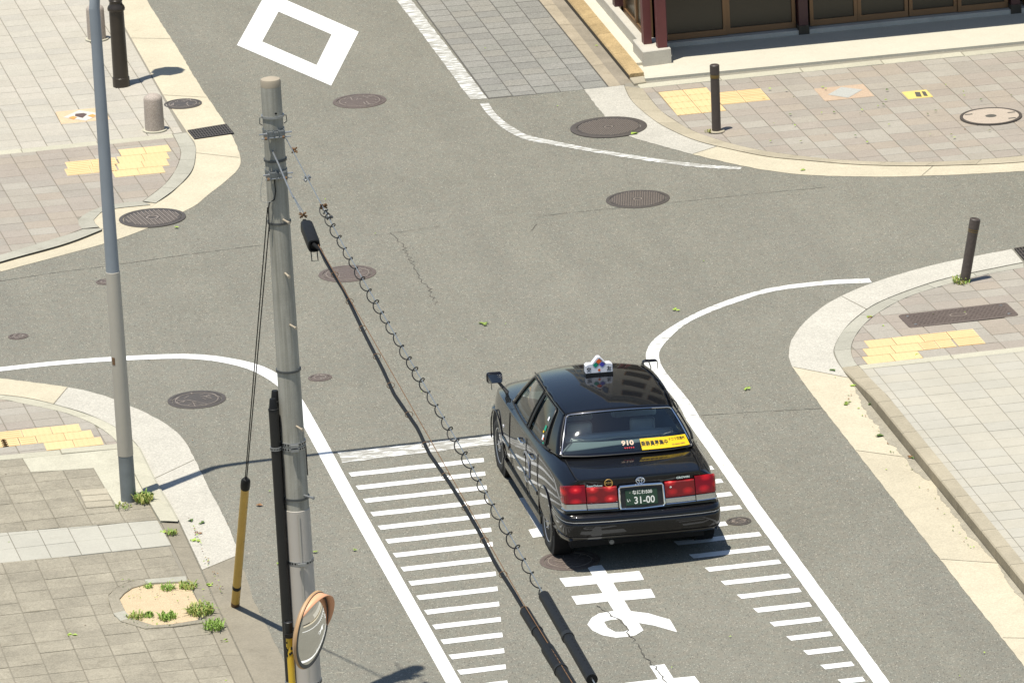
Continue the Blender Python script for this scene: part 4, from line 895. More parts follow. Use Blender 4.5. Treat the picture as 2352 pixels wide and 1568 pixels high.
w = B(); w.tube([(-.118, -.085, zp(520)), (-.115, -.09, zp(470)), (-.10, -.10, zp(455)), (-.05, -.115, zp(448)), (-.035, -.12, zp(430)), (-.04, -.12, zp(400))], .006, 6); w.build('earth_wire', M['black_rubber'], t)

# guy wire with its ochre guard
A = ground(540, 1392); T_ = Vector((PX-.10, PY-.03, 5.44)); gd = (T_-A)
t = empty('guy_wire', (A.x, A.y, 0)); tag(t, 'dark twin guy wire with an ochre plastic guard tube beside the utility pole', 'guy wire')
q = lambda f, dx=0: tuple(gd*f+Vector((dx, 0, 0)))
w = B(); w.tube([q(.2, -.006), q(1, -.012)], .006, 6); w.build('strand', M['black_rubber'], t); w = B(); w.tube([q(.2, .006), q(1, .02)], .006, 6); w.build('strand', M['black_rubber'], t)
def fpy(py):
    lo, hi = 0, 1
    for _ in range(40):
        m_ = (lo+hi)/2; v = A+gd*m_-CAM; yy = 784+16000*v.dot(ey)/v.dot(fw)
        if yy > py: lo = m_
        else: hi = m_
    return lo
f1 = fpy(1118)
B().tube([q(-.004), q(f1)], [.046, .044], 18).build('guard_tube', M['guard'], t, True, 40)
B().tube([q(f1-.002), q(f1+.004), q(fpy(1104)), q(fpy(1099))], [.050, .052, .050, .030], 18).build('guard_cap', M['black_rubber'], t, True, 40)
for py in (1350, 1388): B().tube([q(fpy(py)), q(fpy(py-7))], .0475, 16).build('strap', M['rust'] if py > 1380 else M['black_rubber'], t, True)
sm = Vector((0, 0, 0)); sid = gd.cross(Vector((0, 1, .3))).normalized()*-.0445
s_ = B(); nn = (CAM-A).normalized(); sl = (sid*.55+nn*.038)
s_.tube([tuple(gd*.006+sl), tuple(gd*(f1-.004)+sl)], .004, 5); s_.build('seam', M['black_rubber'], t)
for py in (1165, 1243, 1322, 1370): s_ = B(); c = gd*fpy(py)+sl; s_.box(c.x-.016, c.x+.016, c.y-.012, c.y+.004, c.z-.006, c.z+.006); s_.build('clip', M['black_rubber'], t)

# overhead cables: on level lines from the pole head towards the viewer
def sky_path(P, z0, z1):
    n = len(P); return [ground(x, y, z0+(z1-z0)*i/(n-1)) for i, (x, y) in enumerate(P)]
def dense(P, n):
    L = [0]
    for a, b in zip(P, P[1:]): L.append(L[-1]+(b-a).length)
    o = []
    for i in range(n):
        s = L[-1]*i/(n-1); k = 0
        while k < len(P)-2 and L[k+1] < s: k += 1
        o.append(P[k].lerp(P[k+1], (s-L[k])/max(1e-9, L[k+1]-L[k])))
    return o, L[-1]
PA = sky_path([(657, 318), (706, 410), (745, 482), (790, 566), (870, 705), (960, 858), (1060, 1030), (1150, 1190), (1245, 1358), (1360, 1558), (1430, 1680), (1700, 2150)], 6.14, 5.95)
t = empty('spiral_cable', PA[0]); tag(t, 'thin steel messenger wire with a loosely coiled black wire and a slotted black sleeve', 'cable', 'overhead cables')
o_ = PA[0]
B().tube([tuple(p-o_) for p in PA], .0055, 6).build('messenger', M['wire'], t)
D, Ltot = dense(PA[:9], 1600); hx = []
turns = 39; nn = len(D)
for i, p in enumerate(D):
    f = i/(nn-1)
    if f < .168: continue
    tg = (D[min(nn-1, i+1)]-D[max(0, i-1)]).normalized(); a_ = tg.cross(Vector((0, 0, 1))).normalized(); b_ = a_.cross(tg)
    g = -2*math.pi*turns*f+.5*math.sin(f*51); rad = .033*(1+.16*math.sin(f*37)+.10*math.sin(f*113)); amp = 1
    hx.append(tuple(p-o_+a_*(rad*amp*math.cos(g))+b_*(rad*amp*math.sin(g)-.03)))
B().tube(hx, .0058, 5).build('coil_wire', M['black_rubber'], t, True)
for px, py, m_ in ((676, 345, 'rust'), (706, 410, 'steel'), (743, 474, 'rust'), (748, 486, 'steel_dark'), (757, 500, 'steel_dark')):
    c = ground(px, py, 6.10)-o_; b = B()
    for k in range(5):
        d = Vector((random.uniform(-1, 1), random.uniform(-1, 1), random.uniform(-1, 1))).normalized()*.04; b.tube([tuple(c-d), tuple(c+d)], .009, 5)
    b.build('clip', M[m_], t)
def sleeve(parent, P, r, o_):
    D, L = dense(P, 30); b = B().tube([tuple(p-o_) for p in D], r, 14, True); s = b.build('sleeve', M['black_rubber'], parent, True, 40)
    n = int(L/.085)
    ds, _ = dense(P, n+2)
    sl_ = B()
    for i in range(1, n):
        p = ds[i]-o_; tg = (ds[i+1]-ds[i-1]).normalized(); nrm = (CAM-ds[i]).normalized(); sd_ = tg.cross(nrm).normalized(); up_ = sd_.cross(tg).normalized()
        c = p+up_*(r*.80)-sd_*(r*.63); e = tg*.006; v = (sd_*.7+up_*.7)*.012
        sl_.add([tuple(c-e-v), tuple(c+e-v), tuple(c+e+v), tuple(c-e+v)], [(0, 1, 2, 3)])
        sl_.V = sl_.V
    sl_.build('slot', M['black_pipe'], s)['kind'] = 'stuff'
    rib = B().tube([tuple(p-o_+(CAM-p).normalized()*r*.96) for p in D], .007, 5); rib.build('rib', M['black_pipe'], s)
    for f in (.5, ): k = int(f*29); rib = B().tube([tuple(D[k]-o_), tuple(D[k+1]-o_)], r+.006, 14); rib.build('tie', M['black_pipe'], s, True)
sleeve(t, [ground(1250, 1368, 5.99), ground(1360, 1560, 5.97)], .047, o_)
PB = sky_path([(735, 572), (748, 600), (760, 620), (790, 668), (840, 772), (880, 850), (905, 905), (960, 985), (985, 1040), (1030, 1105), (1065, 1160), (1100, 1220), (1140, 1298), (1175, 1352), (1205, 1402), (1310, 1568), (1360, 1650), (1600, 2080)], 5.80, 5.66)
t = empty('black_cable', PB[0]); tag(t, 'thick black cable lashed to a rusty wire, with closure box and black sleeves', 'cable', 'overhead cables'); o_ = PB[0]
Q, _ = dense(PB, 90)
B().tube([tuple(p-o_) for p in Q], .0175, 8).build('sheath', M['black_rubber'], t, True)
PM = sky_path([(731, 562), (850, 768), (975, 986), (1092, 1192), (1196, 1375), (1315, 1568), (1605, 2075)], 5.86, 5.70)
B().tube([tuple(p-o_) for p in PM], .0042, 6).build('messenger', M['rust'], t)
for i, p in enumerate(dense(PB[:15], 13)[0][1:]):
    b = B(); c = p-o_; 
    for k in range(14):
        a0, a1 = 6.283*k/14, 6.283*(k+1)/14; b.tube([tuple(c+Vector((.035*math.cos(a0), -.01, .028*math.sin(a0)+.015))), tuple(c+Vector((.035*math.cos(a1), -.01, .028*math.sin(a1)+.015)))], .003, 4, False)
    b.build('lashing', M['rust'], t)
sleeve(t, [ground(1206, 1404, 5.685), ground(1262, 1495, 5.68)], .045, o_)
sleeve(t, [ground(1258, 1490, 5.69), ground(1320, 1590, 5.67)], .055, o_)
# strain rod, tails and closure
rod = [ground(612, 318, 6.05), ground(640, 378, 6.02), ground(660, 425, 5.97), ground(674, 455, 5.95)]
B().tube([tuple(p-o_) for p in rod], .0085, 8).build('strain_rod', M['steel'], t, True)
for x in (692, 698): B().tube([tuple(ground(672, 448, 5.95)-o_), tuple(ground(x, 490, 5.92)-o_)], .005, 5).build('strand', M['wire'], t)
c = ground(696, 494, 5.92)-o_; b = B()
for k in range(6):
    d = Vector((random.uniform(-1, 1), random.uniform(-1, 1), random.uniform(-1, 1))).normalized()*.045; b.tube([tuple(c-d), tuple(c+d)], .007, 5)
b.build('grip', M['rust'], t)
ca, cb = ground(699, 503, 5.90)-o_, ground(722, 562, 5.82)-o_; ax = (cb-ca).normalized(); sx_ = ax.cross(Vector((0, 0, 1))).normalized(); uz = sx_.cross(ax)
def closure_pt(f, u, v): return tuple(ca.lerp(cb, f)+sx_*u+uz*v)
V = []; F = []
for f, w_, h_ in ((0, .02, .02), (.10, .028, .03), (.16, .054, .052), (.25, .062, .068), (.9, .062, .070), (.98, .058, .064), (.985, .045, .05), (.93, .04, .045)):
    for k in range(16):
        g = 2*math.pi*k/16; cu, sv = math.cos(g), math.sin(g); V.append(closure_pt(f, w_*math.copysign(abs(cu)**.6, cu), h_*math.copysign(abs(sv)**.6, sv)-.02))
for i in range(7):
    for k in range(16): F.append((i*16+k, i*16+(k+1) % 16, (i+1)*16+(k+1) % 16, (i+1)*16+k))
F += [tuple(range(15, -1, -1)), tuple(range(7*16, 8*16))]
cl = mk('closure', V, F, M['black_rubber'], t, True, 45)
b = B().tube([closure_pt(.93, -.03, -.09), closure_pt(1.0, -.03, -.17), closure_pt(1.0, .03, -.17), closure_pt(.93, .03, -.09)], .006, 6); b.build('bail', M['black_pipe'], cl)
B().tube([closure_pt(.85, 0, 0), closure_pt(1.0, 0, -.005), tuple(PB[0]-o_)], [.035, .02, .0145], 10).build('nozzle', M['black_rubber'], cl, True)

# ------------------------------------------------------------------ convex mirror on its yellow post
mz = 2.62; mc = ground(716, 1446, mz)
pc = ground(663, 1440, mz); t = empty('traffic_mirror', (pc.x, pc.y, 0)); tag(t, 'round convex traffic mirror with orange hood on a yellow post, before the utility pole', 'mirror')
B().lathe([(.034, 0), (.034, mz-.02)], 20).build('post', M['yellow'], t, True)
B().lathe([(.040, mz-.10), (.042, mz-.095), (.042, mz+.055), (.036, mz+.06), (.036, mz+.052), (0, mz+.05)], 20).build('clamp', M['black_pipe'], t, True, 30)
bb = B()
for k in range(16):
    a = random.uniform(3.4, 6.0); z = mz-.14-random.random()*.14; bb.box(.035*math.cos(a)-.008, .035*math.cos(a)+.012, .035*math.sin(a)-.002, .035*math.sin(a)+.002, z-.012, z+.01)
bb.build('peeling_sticker', M['black_pipe'], t)['kind'] = 'stuff'
m_loc = mc-Vector((pc.x, pc.y, 0)); nrm = Vector((.83, -.55, -.13)).normalized()
right = nrm.cross(Vector((0, 0, 1))).normalized(); up_ = right.cross(nrm).normalized()
RM = Matrix((right, up_, nrm)).transposed()
def mpt(x, y, z): return tuple(m_loc+RM@Vector((x, y, z)))
R = .375
prof = [(0, .075)]+[(R*.965*i/10, .075*(1-(i/10)**2)) for i in range(1, 11)]
b = B().lathe([(r_, z_) for r_, z_ in prof[::-1]], 48); b.xf(mpt); b.build('mirror_face', M['mirror'], t, True, 60)
b = B().lathe([(R*.955, .0), (R, .010), (R+.007, -.003), (R+.007, -.014), (R, -.020)], 48); b.xf(mpt); rim = b.build('rim', M['orange_brown'], t, True, 40)
b = B().lathe([(R*.955, .004), (R*.975, .014), (R*.99, .011)], 48); b.xf(mpt); b.build('seal', M['steel_dark'], rim, True)
b = B().lathe([(R, -.020), (R*.88, -.05), (.1, -.10), (0, -.10)], 32); b.xf(mpt); b.build('back_shell', M['orange_brown'], t, True)
V = []; F = []; n = 25
for i in range(n):
    g = math.radians(38+(192-38)*i/(n-1)); e = math.sin(math.pi*i/(n-1)); d = .012+.095*e**.8
    V += [mpt((R-.012)*math.cos(g), (R-.012)*math.sin(g), -.01), mpt((R-.018)*math.cos(g), (R-.018)*math.sin(g)+.0, d)]
for i in range(n-1): F.append((2*i, 2*i+1, 2*i+3, 2*i+2))
hd = mk('hood', V, F, M['orange'], t, True); sm_ = hd.modifiers.new('thick', 'SOLIDIFY'); sm_.thickness = .006; sm_.offset = 0
b = B().tube([tuple(Vector((0, 0, mz-.03))), mpt(-.05, 0, -.09)], .018, 8); b.box(-.05, .05, -.05, -.03, mz-.08, mz-.05); b.build('bracket', M['black_pipe'], t)

# ------------------------------------------------------------------ corner building
M['bframe'] = plain('bronze_frame', (.20, .115, .055), .45, .35, var=.08)
M['maroon'] = plain('maroon_steel', (.115, .028, .028), .5, var=.2, scale=5)
M['maroon_dark'] = plain('dark_maroon_steel', (.055, .016, .018), .45, var=.2)
M['bglass'] = plain('brown_tinted_glass', (.030, .023, .012), .3, var=.05)
M['plinth'] = concrete_mat('plinth_concrete', (.47, .44, .37), .10, .16, .05)
M['apron_white'] = concrete_mat('white_forecourt', (.54, .505, .405), .06, .12, .05)
M['facade'] = concrete_mat('facade_render', (.34, .31, .25), .08, .1, .03)
M['stone_brown'] = concrete_mat('brown_kerb_stone', (.40, .29, .145), .28, .35, .2, .1)
M['moss'] = plain('damp_kerb_face', (.055, .045, .03), .9, var=.4)
bd = empty('corner_building', (4.5, 20.9, 0)); tag(bd, 'corner building with maroon columns and brown tinted windows at the top right', 'building')
OX, OY = 4.5, 20.9
def bbox(name, x0, x1, y0, y1, z0, z1, mat, parent=None, bev=0):
    b = B()
    if bev: b.prism([(x0-OX, y0-OY), (x1-OX, y0-OY), (x1-OX, y1-OY), (x0-OX, y1-OY)], z0, z1, bev)
    else: b.box(x0-OX, x1-OX, y0-OY, y1-OY, z0, z1)
    return b.build(name, M[mat], parent or bd)
bbox('forecourt', 4.20, 14, 19.33, 21.0, -.02, .034, 'apron_white')
bbox('sill', 4.80, 14, 20.80, 21.2, .0, .095, 'plinth', bev=.008)
fx = [4.80, 5.735, 6.73, 6.93, 7.61, 8.31, 9.02, 9.74]
FY = 20.90
def window(x0, x1, y, z0=.105, z1=2.6):
    w = bbox('window', x0, x0+.05, y, y+.06, z0, z1, 'bframe')
    bbox('frame', x1-.05, x1, y+.001, y+.061, z0, z1, 'bframe', w); bbox('frame', x0+.05, x1-.05, y, y+.06, z0, z0+.085, 'bframe', w); bbox('frame', x0+.05, x1-.05, y, y+.06, z1-.08, z1, 'bframe', w)
    bbox('pane', x0+.045, x1-.045, y+.03, y+.04, z0+.08, z1-.05, 'bglass', w)
for x0, x1 in ((4.80, 5.72), (5.72, 6.70), (6.90, 7.58), (7.58, 8.30), (8.31, 9.00), (9.00, 9.72), (9.95, 10.8), (10.8, 11.7)): window(x0, x1-.004, FY+(.025 if int(x0*10) % 2 else 0))
for x in (6.78, 9.80):
    bbox('column', x-.065, x+.065, 20.80, 20.96, .06, 2.9, 'maroon_dark'); bbox('column_foot', x-.075, x+.075, 20.785, 20.97, .03, .16, 'moss')
# corner stone with three maroon posts
q = [(4.33, 19.93), (4.73, 19.98), (4.75, 20.32), (4.76, 20.62), (4.33, 20.62)]
B().prism([(x-OX, y-OY) for x, y in q], .0, .25, .014).build('corner_stone', M['plinth'], bd)
bbox('corner_post', 4.56, 4.69, 20.02, 20.15, .251, 2.9, 'maroon'); bbox('corner_post', 4.42, 4.53, 20.28, 20.44, .251, 2.9, 'maroon'); bbox('corner_post', 4.70, 4.79, 20.46, 20.60, .251, 2.9, 'maroon_dark')
bbox('corner_post', 4.68, 4.80, 20.62, 20.98, .06, 2.9, 'maroon_dark')
# side wall along the lane
bbox('side_plinth', 4.40, 4.52, 20.63, 32, .0, .24, 'plinth', bev=.008); bbox('side_sill', 4.52, 4.75, 20.63, 32, .0, .15, 'plinth')
y = 20.66
for k, (ln, kind) in enumerate(((.95, 'w'), (.85, 'w'), (.16, 'c'), (1.3, 'w'), (1.3, 'w'), (.16, 'c'), (1.3, 'w'), (1.3, 'w'), (.16, 'c'), (1.3, 'w'))):
    if kind == 'c': bbox('column', 4.46, 4.62, y, y+ln, .241, 2.9, 'maroon_dark')
    else:
        w = bbox('window', 4.58, 4.63, y, y+.05, .151, 2.6, 'bframe'); bbox('frame', 4.58, 4.63, y+ln-.05, y+ln-.002, .151, 2.6, 'bframe', w)
        bbox('frame', 4.58, 4.63, y+.05, y+ln-.05, .151, .22, 'bframe', w); bbox('pane', 4.605, 4.615, y+.045, y+ln-.045, .2, 2.6, 'bglass', w)
    y += ln
bbox('core_wall', 4.85, 14, 21.6, 32, 0, 2.9, 'facade')
up = bbox('upper_storeys', 4.27, 15, 19.80, 32, 2.9, 12.6, 'facade')
for fl in range(3):
    for k in range(5):
        x = 4.8+k*2.0; z = 3.8+fl*2.9
        w = bbox('upper_window', x, x+1.5, 19.74, 19.80, z, z+1.4, 'bframe', up); 
        bbox('upper_pane', x+.06, x+1.44, 19.73, 19.745, z+.06, z+1.34, 'bglass', up)
    for k in range(5):
        yy = 20.6+k*2.2; z = 3.8+fl*2.9; bbox('upper_pane', 4.24, 4.28, yy, yy+1.5, z, z+1.4, 'bglass', up)
bbox('roof', 4.1, 15.2, 19.6, 32.2, 12.6, 12.9, 'plinth')
# brown kerb of the lane and slab strip behind it
yy = 19.45
for k in range(11):
    ln = random.uniform(.75, 1.25); z = .085; V = []
    for y_ in (yy+.004, yy+ln-.004):
        V += [(4.04, y_, -.01), (4.035, y_, z-.02), (4.05, y_, z), (4.235, y_, z+.004), (4.235, y_, -.01)]
    F = [(e, 5+e, 6+e, 1+e) for e in range(4)]+[(0, 1, 2, 3, 4), (9, 8, 7, 6, 5)]
    kb = mk('lane_kerb_stone', [(a-OX, b_-OY, c_) for a, b_, c_ in V], [f[::-1] for f in F], M['stone_brown'], bd)
    mk('damp_face', [(4.031-OX, yy+.004-OY, 0), (4.028-OX, yy+.004-OY, z-.03), (4.028-OX, yy+ln-.004-OY, z-.03), (4.031-OX, yy+ln-.004-OY, 0)], [(0, 3, 2, 1)], M['moss'], kb)
    yy += ln
bbox('side_slab', 4.237, 4.40, 20.02, 32, -.01, .075, 'apron_white')
B().prism([(x-OX, y-OY) for x, y in [(4.03, 19.12), (4.20, 19.15), (4.235, 19.44), (4.03, 19.42)]], -.01, .045, .01).build('kerb_end', M['kerb'], bd)

# ------------------------------------------------------------------ the taxi
CX, CY = .115, .685; CROLL = .026
def mat_paint():
    m = bpy.data.materials.new('black_paint'); t, b = nodes(m)
    b.inputs['Base Color'].default_value = (.0035, .0035, .0042, 1); b.inputs['Roughness'].default_value = .35; b.inputs['Specular IOR Level'].default_value = .08
    b.inputs['Coat Weight'].default_value = 1; b.inputs['Coat Roughness'].default_value = .012; b.inputs['Coat IOR'].default_value = 1.45
    tc = N(t, 'TexCoord'); bp = N(t, 'Bump'); bp.inputs['Strength'].default_value = .02; bp.inputs['Distance'].default_value = .02
    t.links.new(noise(t, tc.outputs['Object'], 3, 2), bp.inputs['Height']); t.links.new(bp.outputs[0], b.inputs['Coat Normal'])
    return m
M['car'] = mat_paint()
M['car_glass'] = glass_mat('car_glass', (.60, .68, .65))
M['car_glass_rear'] = glass_mat('rear_glass', (.72, .80, .80), .03)
M['chrome'] = plain('chrome', (.78, .79, .80), .07, 1.0, var=0)
M['chrome_dull'] = plain('reflector_strip', (.40, .385, .34), .22, .65, var=.15, scale=40)
M['trim'] = plain('black_trim', (.010, .010, .010), .45, var=.1)
M['gap'] = plain('panel_gap', (.002, .002, .002), .8, var=0)
M['tyre'] = plain('tyre_rubber', (.018, .018, .018), .75, var=.2)
M['rim'] = plain('wheel_silver', (.46, .455, .44), .28, .75, var=.08)
M['seat'] = plain('seat_cover', (.78, .80, .78), .85, var=.08)
M['cabin'] = plain('cabin_trim', (.13, .145, .145), .8, var=.1)
M['shelf'] = plain('parcel_shelf', (.20, .24, .24), .8, var=.08)
M['sign_white'] = plain('sign_white', (.78, .78, .82), .35, var=.03)
M['s_orange'] = plain('sign_orange', (.80, .13, .015), .4, var=.04)
M['s_green'] = plain('sign_green', (.0, .28, .16), .4, var=.04)
M['s_blue'] = plain('sign_blue', (.065, .065, .42), .4, var=.04)
M['s_grey'] = plain('sign_shade', (.10, .09, .10), .5, var=.04)
M['ink'] = plain('black_lettering', (.012, .012, .014), .5, var=0)
M['banner'] = plain('yellow_banner', (.86, .56, .01), .45, var=.03)
M['red_text'] = plain('red_lettering', (.45, .01, .02), .5, var=0)
M['cream_text'] = plain('cream_lettering', (.70, .52, .38), .5, var=0)
M['white_text'] = plain('white_lettering', (.72, .72, .66), .5, var=0)
M['gold_text'] = plain('gold_lettering', (.48, .29, .07), .4, .2, var=0)
M['plate_green'] = plain('plate_green', (.014, .042, .020), .4, var=.1)
M['decal'] = plain('grey_decal', (.17, .175, .18), .4, var=.1)
M['decal_blue'] = plain('blue_decal', (.10, .16, .40), .4, var=.2)
def red_lens():
    m = bpy.data.materials.new('red_lens'); t, b = nodes(m); vec = N(t, 'TexCoord').outputs['Object']
    vo = N(t, 'TexVoronoi'); vo.inputs['Scale'].default_value = 5.6; vo.inputs['Randomness'].default_value = .35; mp = N(t, 'Mapping'); mp.inputs['Scale'].default_value = (1, .2, 1.6); mp.inputs['Location'].default_value = (.04, 0, -.18); t.links.new(vec, mp.inputs[0]); t.links.new(mp.outputs[0], vo.inputs['Vector'])
    hot = ramp(t, vo.outputs['Distance'], .02, .16, (1, 1, 1, 1), (0, 0, 0, 1)); col = mixc(t, ramp(t, vo.outputs['Distance'], .10, .44), (.55, .008, .012, 1), (.15, .001, .003, 1)); col = mixc(t, hot, col, (.95, .12, .10, 1)); t.links.new(col, b.inputs['Base Color'])
    b.inputs['Roughness'].default_value = .3; b.inputs['Specular IOR Level'].default_value = .2; b.inputs['Coat Weight'].default_value = .5; b.inputs['Coat Roughness'].default_value = .02
    w = N(t, 'TexWave'); w.inputs['Scale'].default_value = 22; t.links.new(vec, w.inputs['Vector']); bp = N(t, 'Bump'); bp.inputs['Strength'].default_value = .25; bp.inputs['Distance'].default_value = .01
    t.links.new(w.outputs['Fac'], bp.inputs['Height']); t.links.new(bp.outputs[0], b.inputs['Normal']); return m
M['lens'] = red_lens()
car = empty('taxi', (CX, CY, 0)); tag(car, 'black taxi sedan with a white roof sign and yellow banner, seen from behind', 'car')
def tilt(x, y, z): return (x, y, z-CROLL*x*min(1, max(0, z)/.3))
def cmk(name, V, F, mat, parent=None, smooth=True, sharp=40): return mk(name, [tilt(*v) for v in V], F, M[mat], parent or car, smooth, sharp)
def cbuild(b, name, mat, parent=None, smooth=True, sharp=40): return cmk(name, b.V, b.F, mat, parent, smooth, sharp)
def apply_mods(o):
    dg = bpy.context.evaluated_depsgraph_get(); dg.update(); me = bpy.data.meshes.new_from_object(o.evaluated_get(dg)); o.modifiers.clear(); o.data = me
# lower body, lofted from cross sections
ST = [(-.842, 1.006, .992, .690, .805, .905, .832, .800, .40), (-.835, 1.008, .995, .700, .812, .910, .838, .805, .39), (-.80, 1.016, 1.002, .712, .818, .918, .850, .82, .36), (-.55, 1.045, 1.030, .735, .842, .940, .884, .86, .24),
      (-.2, 1.075, 1.058, .765, .868, .955, .908, .89, .22), (.3, 1.065, 1.045, .81, .884, .955, .914, .895, .22), (1.0, 1.035, 1.025, .835, .888, .945, .914, .895, .22), (1.8, 1.005, .992, .835, .888, .93, .912, .895, .22),
      (2.40, .99, .965, .80, .876, .915, .908, .89, .22), (2.8, .965, .935, .77, .864, .885, .900, .885, .24), (3.15, .93, .895, .735, .838, .850, .878, .86, .26), (3.38, .895, .862, .69, .80, .82, .84, .82, .30), (3.48, .86, .83, .66, .775, .79, .81, .80, .33), (3.50, .84, .81, .64, .76, .77, .80, .79, .34)]
def section(s):
    y, zc, ze, wd, wb, zb, wm, wl, z0 = s
    P = [(0, zc), (.35*wd, zc-.10*(zc-ze)), (.70*wd, zc-.42*(zc-ze)), (.93*wd, ze+.004), (wd, ze-.006), (wd+.35*(wb-wd), ze-.030), (wb-.006, zb+.008), (wb, zb-.008), (wm-.008, .74), (wm, .62), (wm, .56), (wm-.003, .45), (wl+.008, .32), (wl-.02, z0+.02), (wl-.08, z0), (.3, z0), (0, z0)]
    return P
V = []; F = []; n = 17
for s in ST:
    P = section(s); y = s[0]
    full = [(x, z) for x, z in P]+[(-x, z) for x, z in P[1:-1][::-1]]
    for x, z in full:
        k = max(0, min(1, (-y-.2)/.6)); yy_ = y+.20*(z-.70)*k+ (.06*(abs(x)/.83)**3*max(0, min(1, (-y-.5)/.3)) if z > .35 else 0)
        kf = max(0, min(1, (y-2.9)/.5)); yy_ -= .10*kf*(abs(x)/.8)**3
        V.append((x, yy_, z))
m = len(full)
for i in range(len(ST)-1):
    for k in range(m): F.append((i*m+k, i*m+(k+1) % m, (i+1)*m+(k+1) % m, (i+1)*m+k))
F = [f[::-1] for f in F]
F += [tuple(range(m)), tuple(range((len(ST)-1)*m+m-1, (len(ST)-1)*m-1, -1))]
F[-2] = tuple(range(m-1, -1, -1))[::-1]
body = cmk('body', V, F, 'car')
bm = bmesh.new(); bm.from_mesh(body.data); bmesh.ops.recalc_face_normals(bm, faces=bm.faces)
bm.to_mesh(body.data); bm.free()
ss = body.modifiers.new('s', 'SUBSURF'); ss.levels = 2; ss.render_levels = 2
apply_mods(body)
for sx in (-1, 1):
    for y in (0, 2.83):
        c = B().tube([(sx*.62, y, .315), (sx*1.06, y, .320)], .385, 44).build('cut', None); c.parent = car
        bo = body.modifiers.new('b', 'BOOLEAN'); bo.object = c; bo.operation = 'DIFFERENCE'; bo.solver = 'EXACT'; apply_mods(body); bpy.data.objects.remove(c)
for p in body.data.polygons: p.use_smooth = True
body.data.set_sharp_from_angle(angle=math.radians(38))
for sx in (-1, 1):
    for y in (0, 2.83):
        b = B().lathe([(.384, 0), (.384, .20), (0, .20)], 32); b.V = [(sx*(.86-z) if False else sx*(.89-z), y+x_, .320+y_) for x_, y_, z in b.V]
        cbuild(b, 'wheel_well', 'gap')
# cabin
def cr(T, u):
    k = min(len(T)-2, int(u*(len(T)-1))); f = u*(len(T)-1)-k; p0, p1, p2, p3 = T[max(0, k-1)], T[k], T[k+1], T[min(len(T)-1, k+2)]
    return [.5*(2*p1[j]+(p2[j]-p0[j])*f+(2*p0[j]-5*p1[j]+4*p2[j]-p3[j])*f*f+(3*p1[j]-p0[j]-3*p2[j]+p3[j])*f**3) for j in range(3)]
LB = [(.805, 2.30, .968), (.842, 1.74, .988), (.852, 1.12, 1.010), (.838, .48, 1.036), (.740, -.135, 1.070)]
RR = [(.590, 1.90, 1.405), (.618, 1.50, 1.448), (.628, 1.05, 1.462), (.618, .60, 1.452), (.588, .25, 1.425)]
def side(sx, u, v, off=0):
    a, b = cr(LB, u), cr(RR, u); w = .018*math.sin(math.pi*v)
    return (sx*(a[0]+(b[0]-a[0])*v+w+off), a[1]+(b[1]-a[1])*v, a[2]+(b[2]-a[2])*v+off*.45)
def roofz(u): return .072*(1-abs(u)**2.3)
def rbulge(u): return -.040*(1-u*u)-.060*(1-u**4)
def fbulge(u): return .09*(1-u*u)
def roof(u, v):
    a = cr(RR, 1-v); return (a[0]*u, a[1]+rbulge(u)*(1-v)**4+fbulge(u)*v**4, a[2]+roofz(u)*(.35+.65*math.sin(math.pi*min(1, max(0, .12+.78*v))) ))
def rglass(u, v, off=0):
    a, b = LB[4], RR[4]; x = a[0]+(b[0]-a[0])*v; top = roof(u, 0)
    y = (a[1]+1.1*rbulge(u))*(1-v)+top[1]*v-.012*math.sin(math.pi*v); z = a[2]*(1-v)+top[2]*v+(.012*(1-u*u)*(1-v))+.02*math.sin(math.pi*v)
    return (x*u, y-off*.72, z+off*.69)
def fglass(u, v, off=0):
    a, b = LB[0], RR[0]; x = a[0]+(b[0]-a[0])*v; top = roof(u, 1)
    return (x*u, (a[1]+.13*(1-u*u))*(1-v)+top[1]*v, (a[2]+.012*(1-u*u))*(1-v)+top[2]*v+.012*math.sin(math.pi*v))
def grid(fn, us, vs, skip=lambda i, j: False):
    V = [fn(u, v) for v in vs for u in us]; nu = len(us)
    return V, [(j*nu+i, j*nu+i+1, (j+1)*nu+i+1, (j+1)*nu+i) for j in range(len(vs)-1) for i in range(nu-1) if not skip(i, j)]
def lin(a, b, n): return [a+(b-a)*i/n for i in range(n+1)]
cb = B(); cb.add(*grid(roof, lin(-1, 1, 24), lin(0, 1, 16)))
uS = [0, .03, .075]+lin(.12, .46, 8)+lin(.50, .80, 8)+[.85, .92, 1]; vS = [0, .05]+lin(.12, .86, 6)+[.93, 1]
def win(i, j):
    u = (uS[i]+uS[i+1])/2; v = (vS[j]+vS[j+1])/2
    return .05 < v < .93 and (.075 < u < .46 or .50 < u < .80)
for sx in (-1, 1): cb.add(*grid(lambda u, v: side(sx, u, v), uS, vS, win))
cabin = cbuild(cb, 'cabin_shell', 'car')
bm = bmesh.new(); bm.from_mesh(cabin.data); bmesh.ops.remove_doubles(bm, verts=bm.verts, dist=.0015)
bmesh.ops.recalc_face_normals(bm, faces=bm.faces)
up_f = [f for f in bm.faces if f.calc_center_median().z > 1.49]
if sum(f.normal.z for f in up_f) < 0: bmesh.ops.reverse_faces(bm, faces=bm.faces)
bm.to_mesh(cabin.data); bm.free()
so = cabin.modifiers.new('t', 'SOLIDIFY'); so.thickness = .022; so.offset = -1
for p in cabin.data.polygons: p.use_smooth = True
cabin.data.set_sharp_from_angle(angle=math.radians(50))
uB = lin(-1, 1, 20)
rw_ = cmk('rear_window', *grid(lambda u, v: rglass(u*.985, .012+v*.965, -.004), lin(-1, 1, 20), lin(0, 1, 10)), 'car_glass_rear')
def rpath(P, fn): return [tilt(*fn(*p)) for p in P]
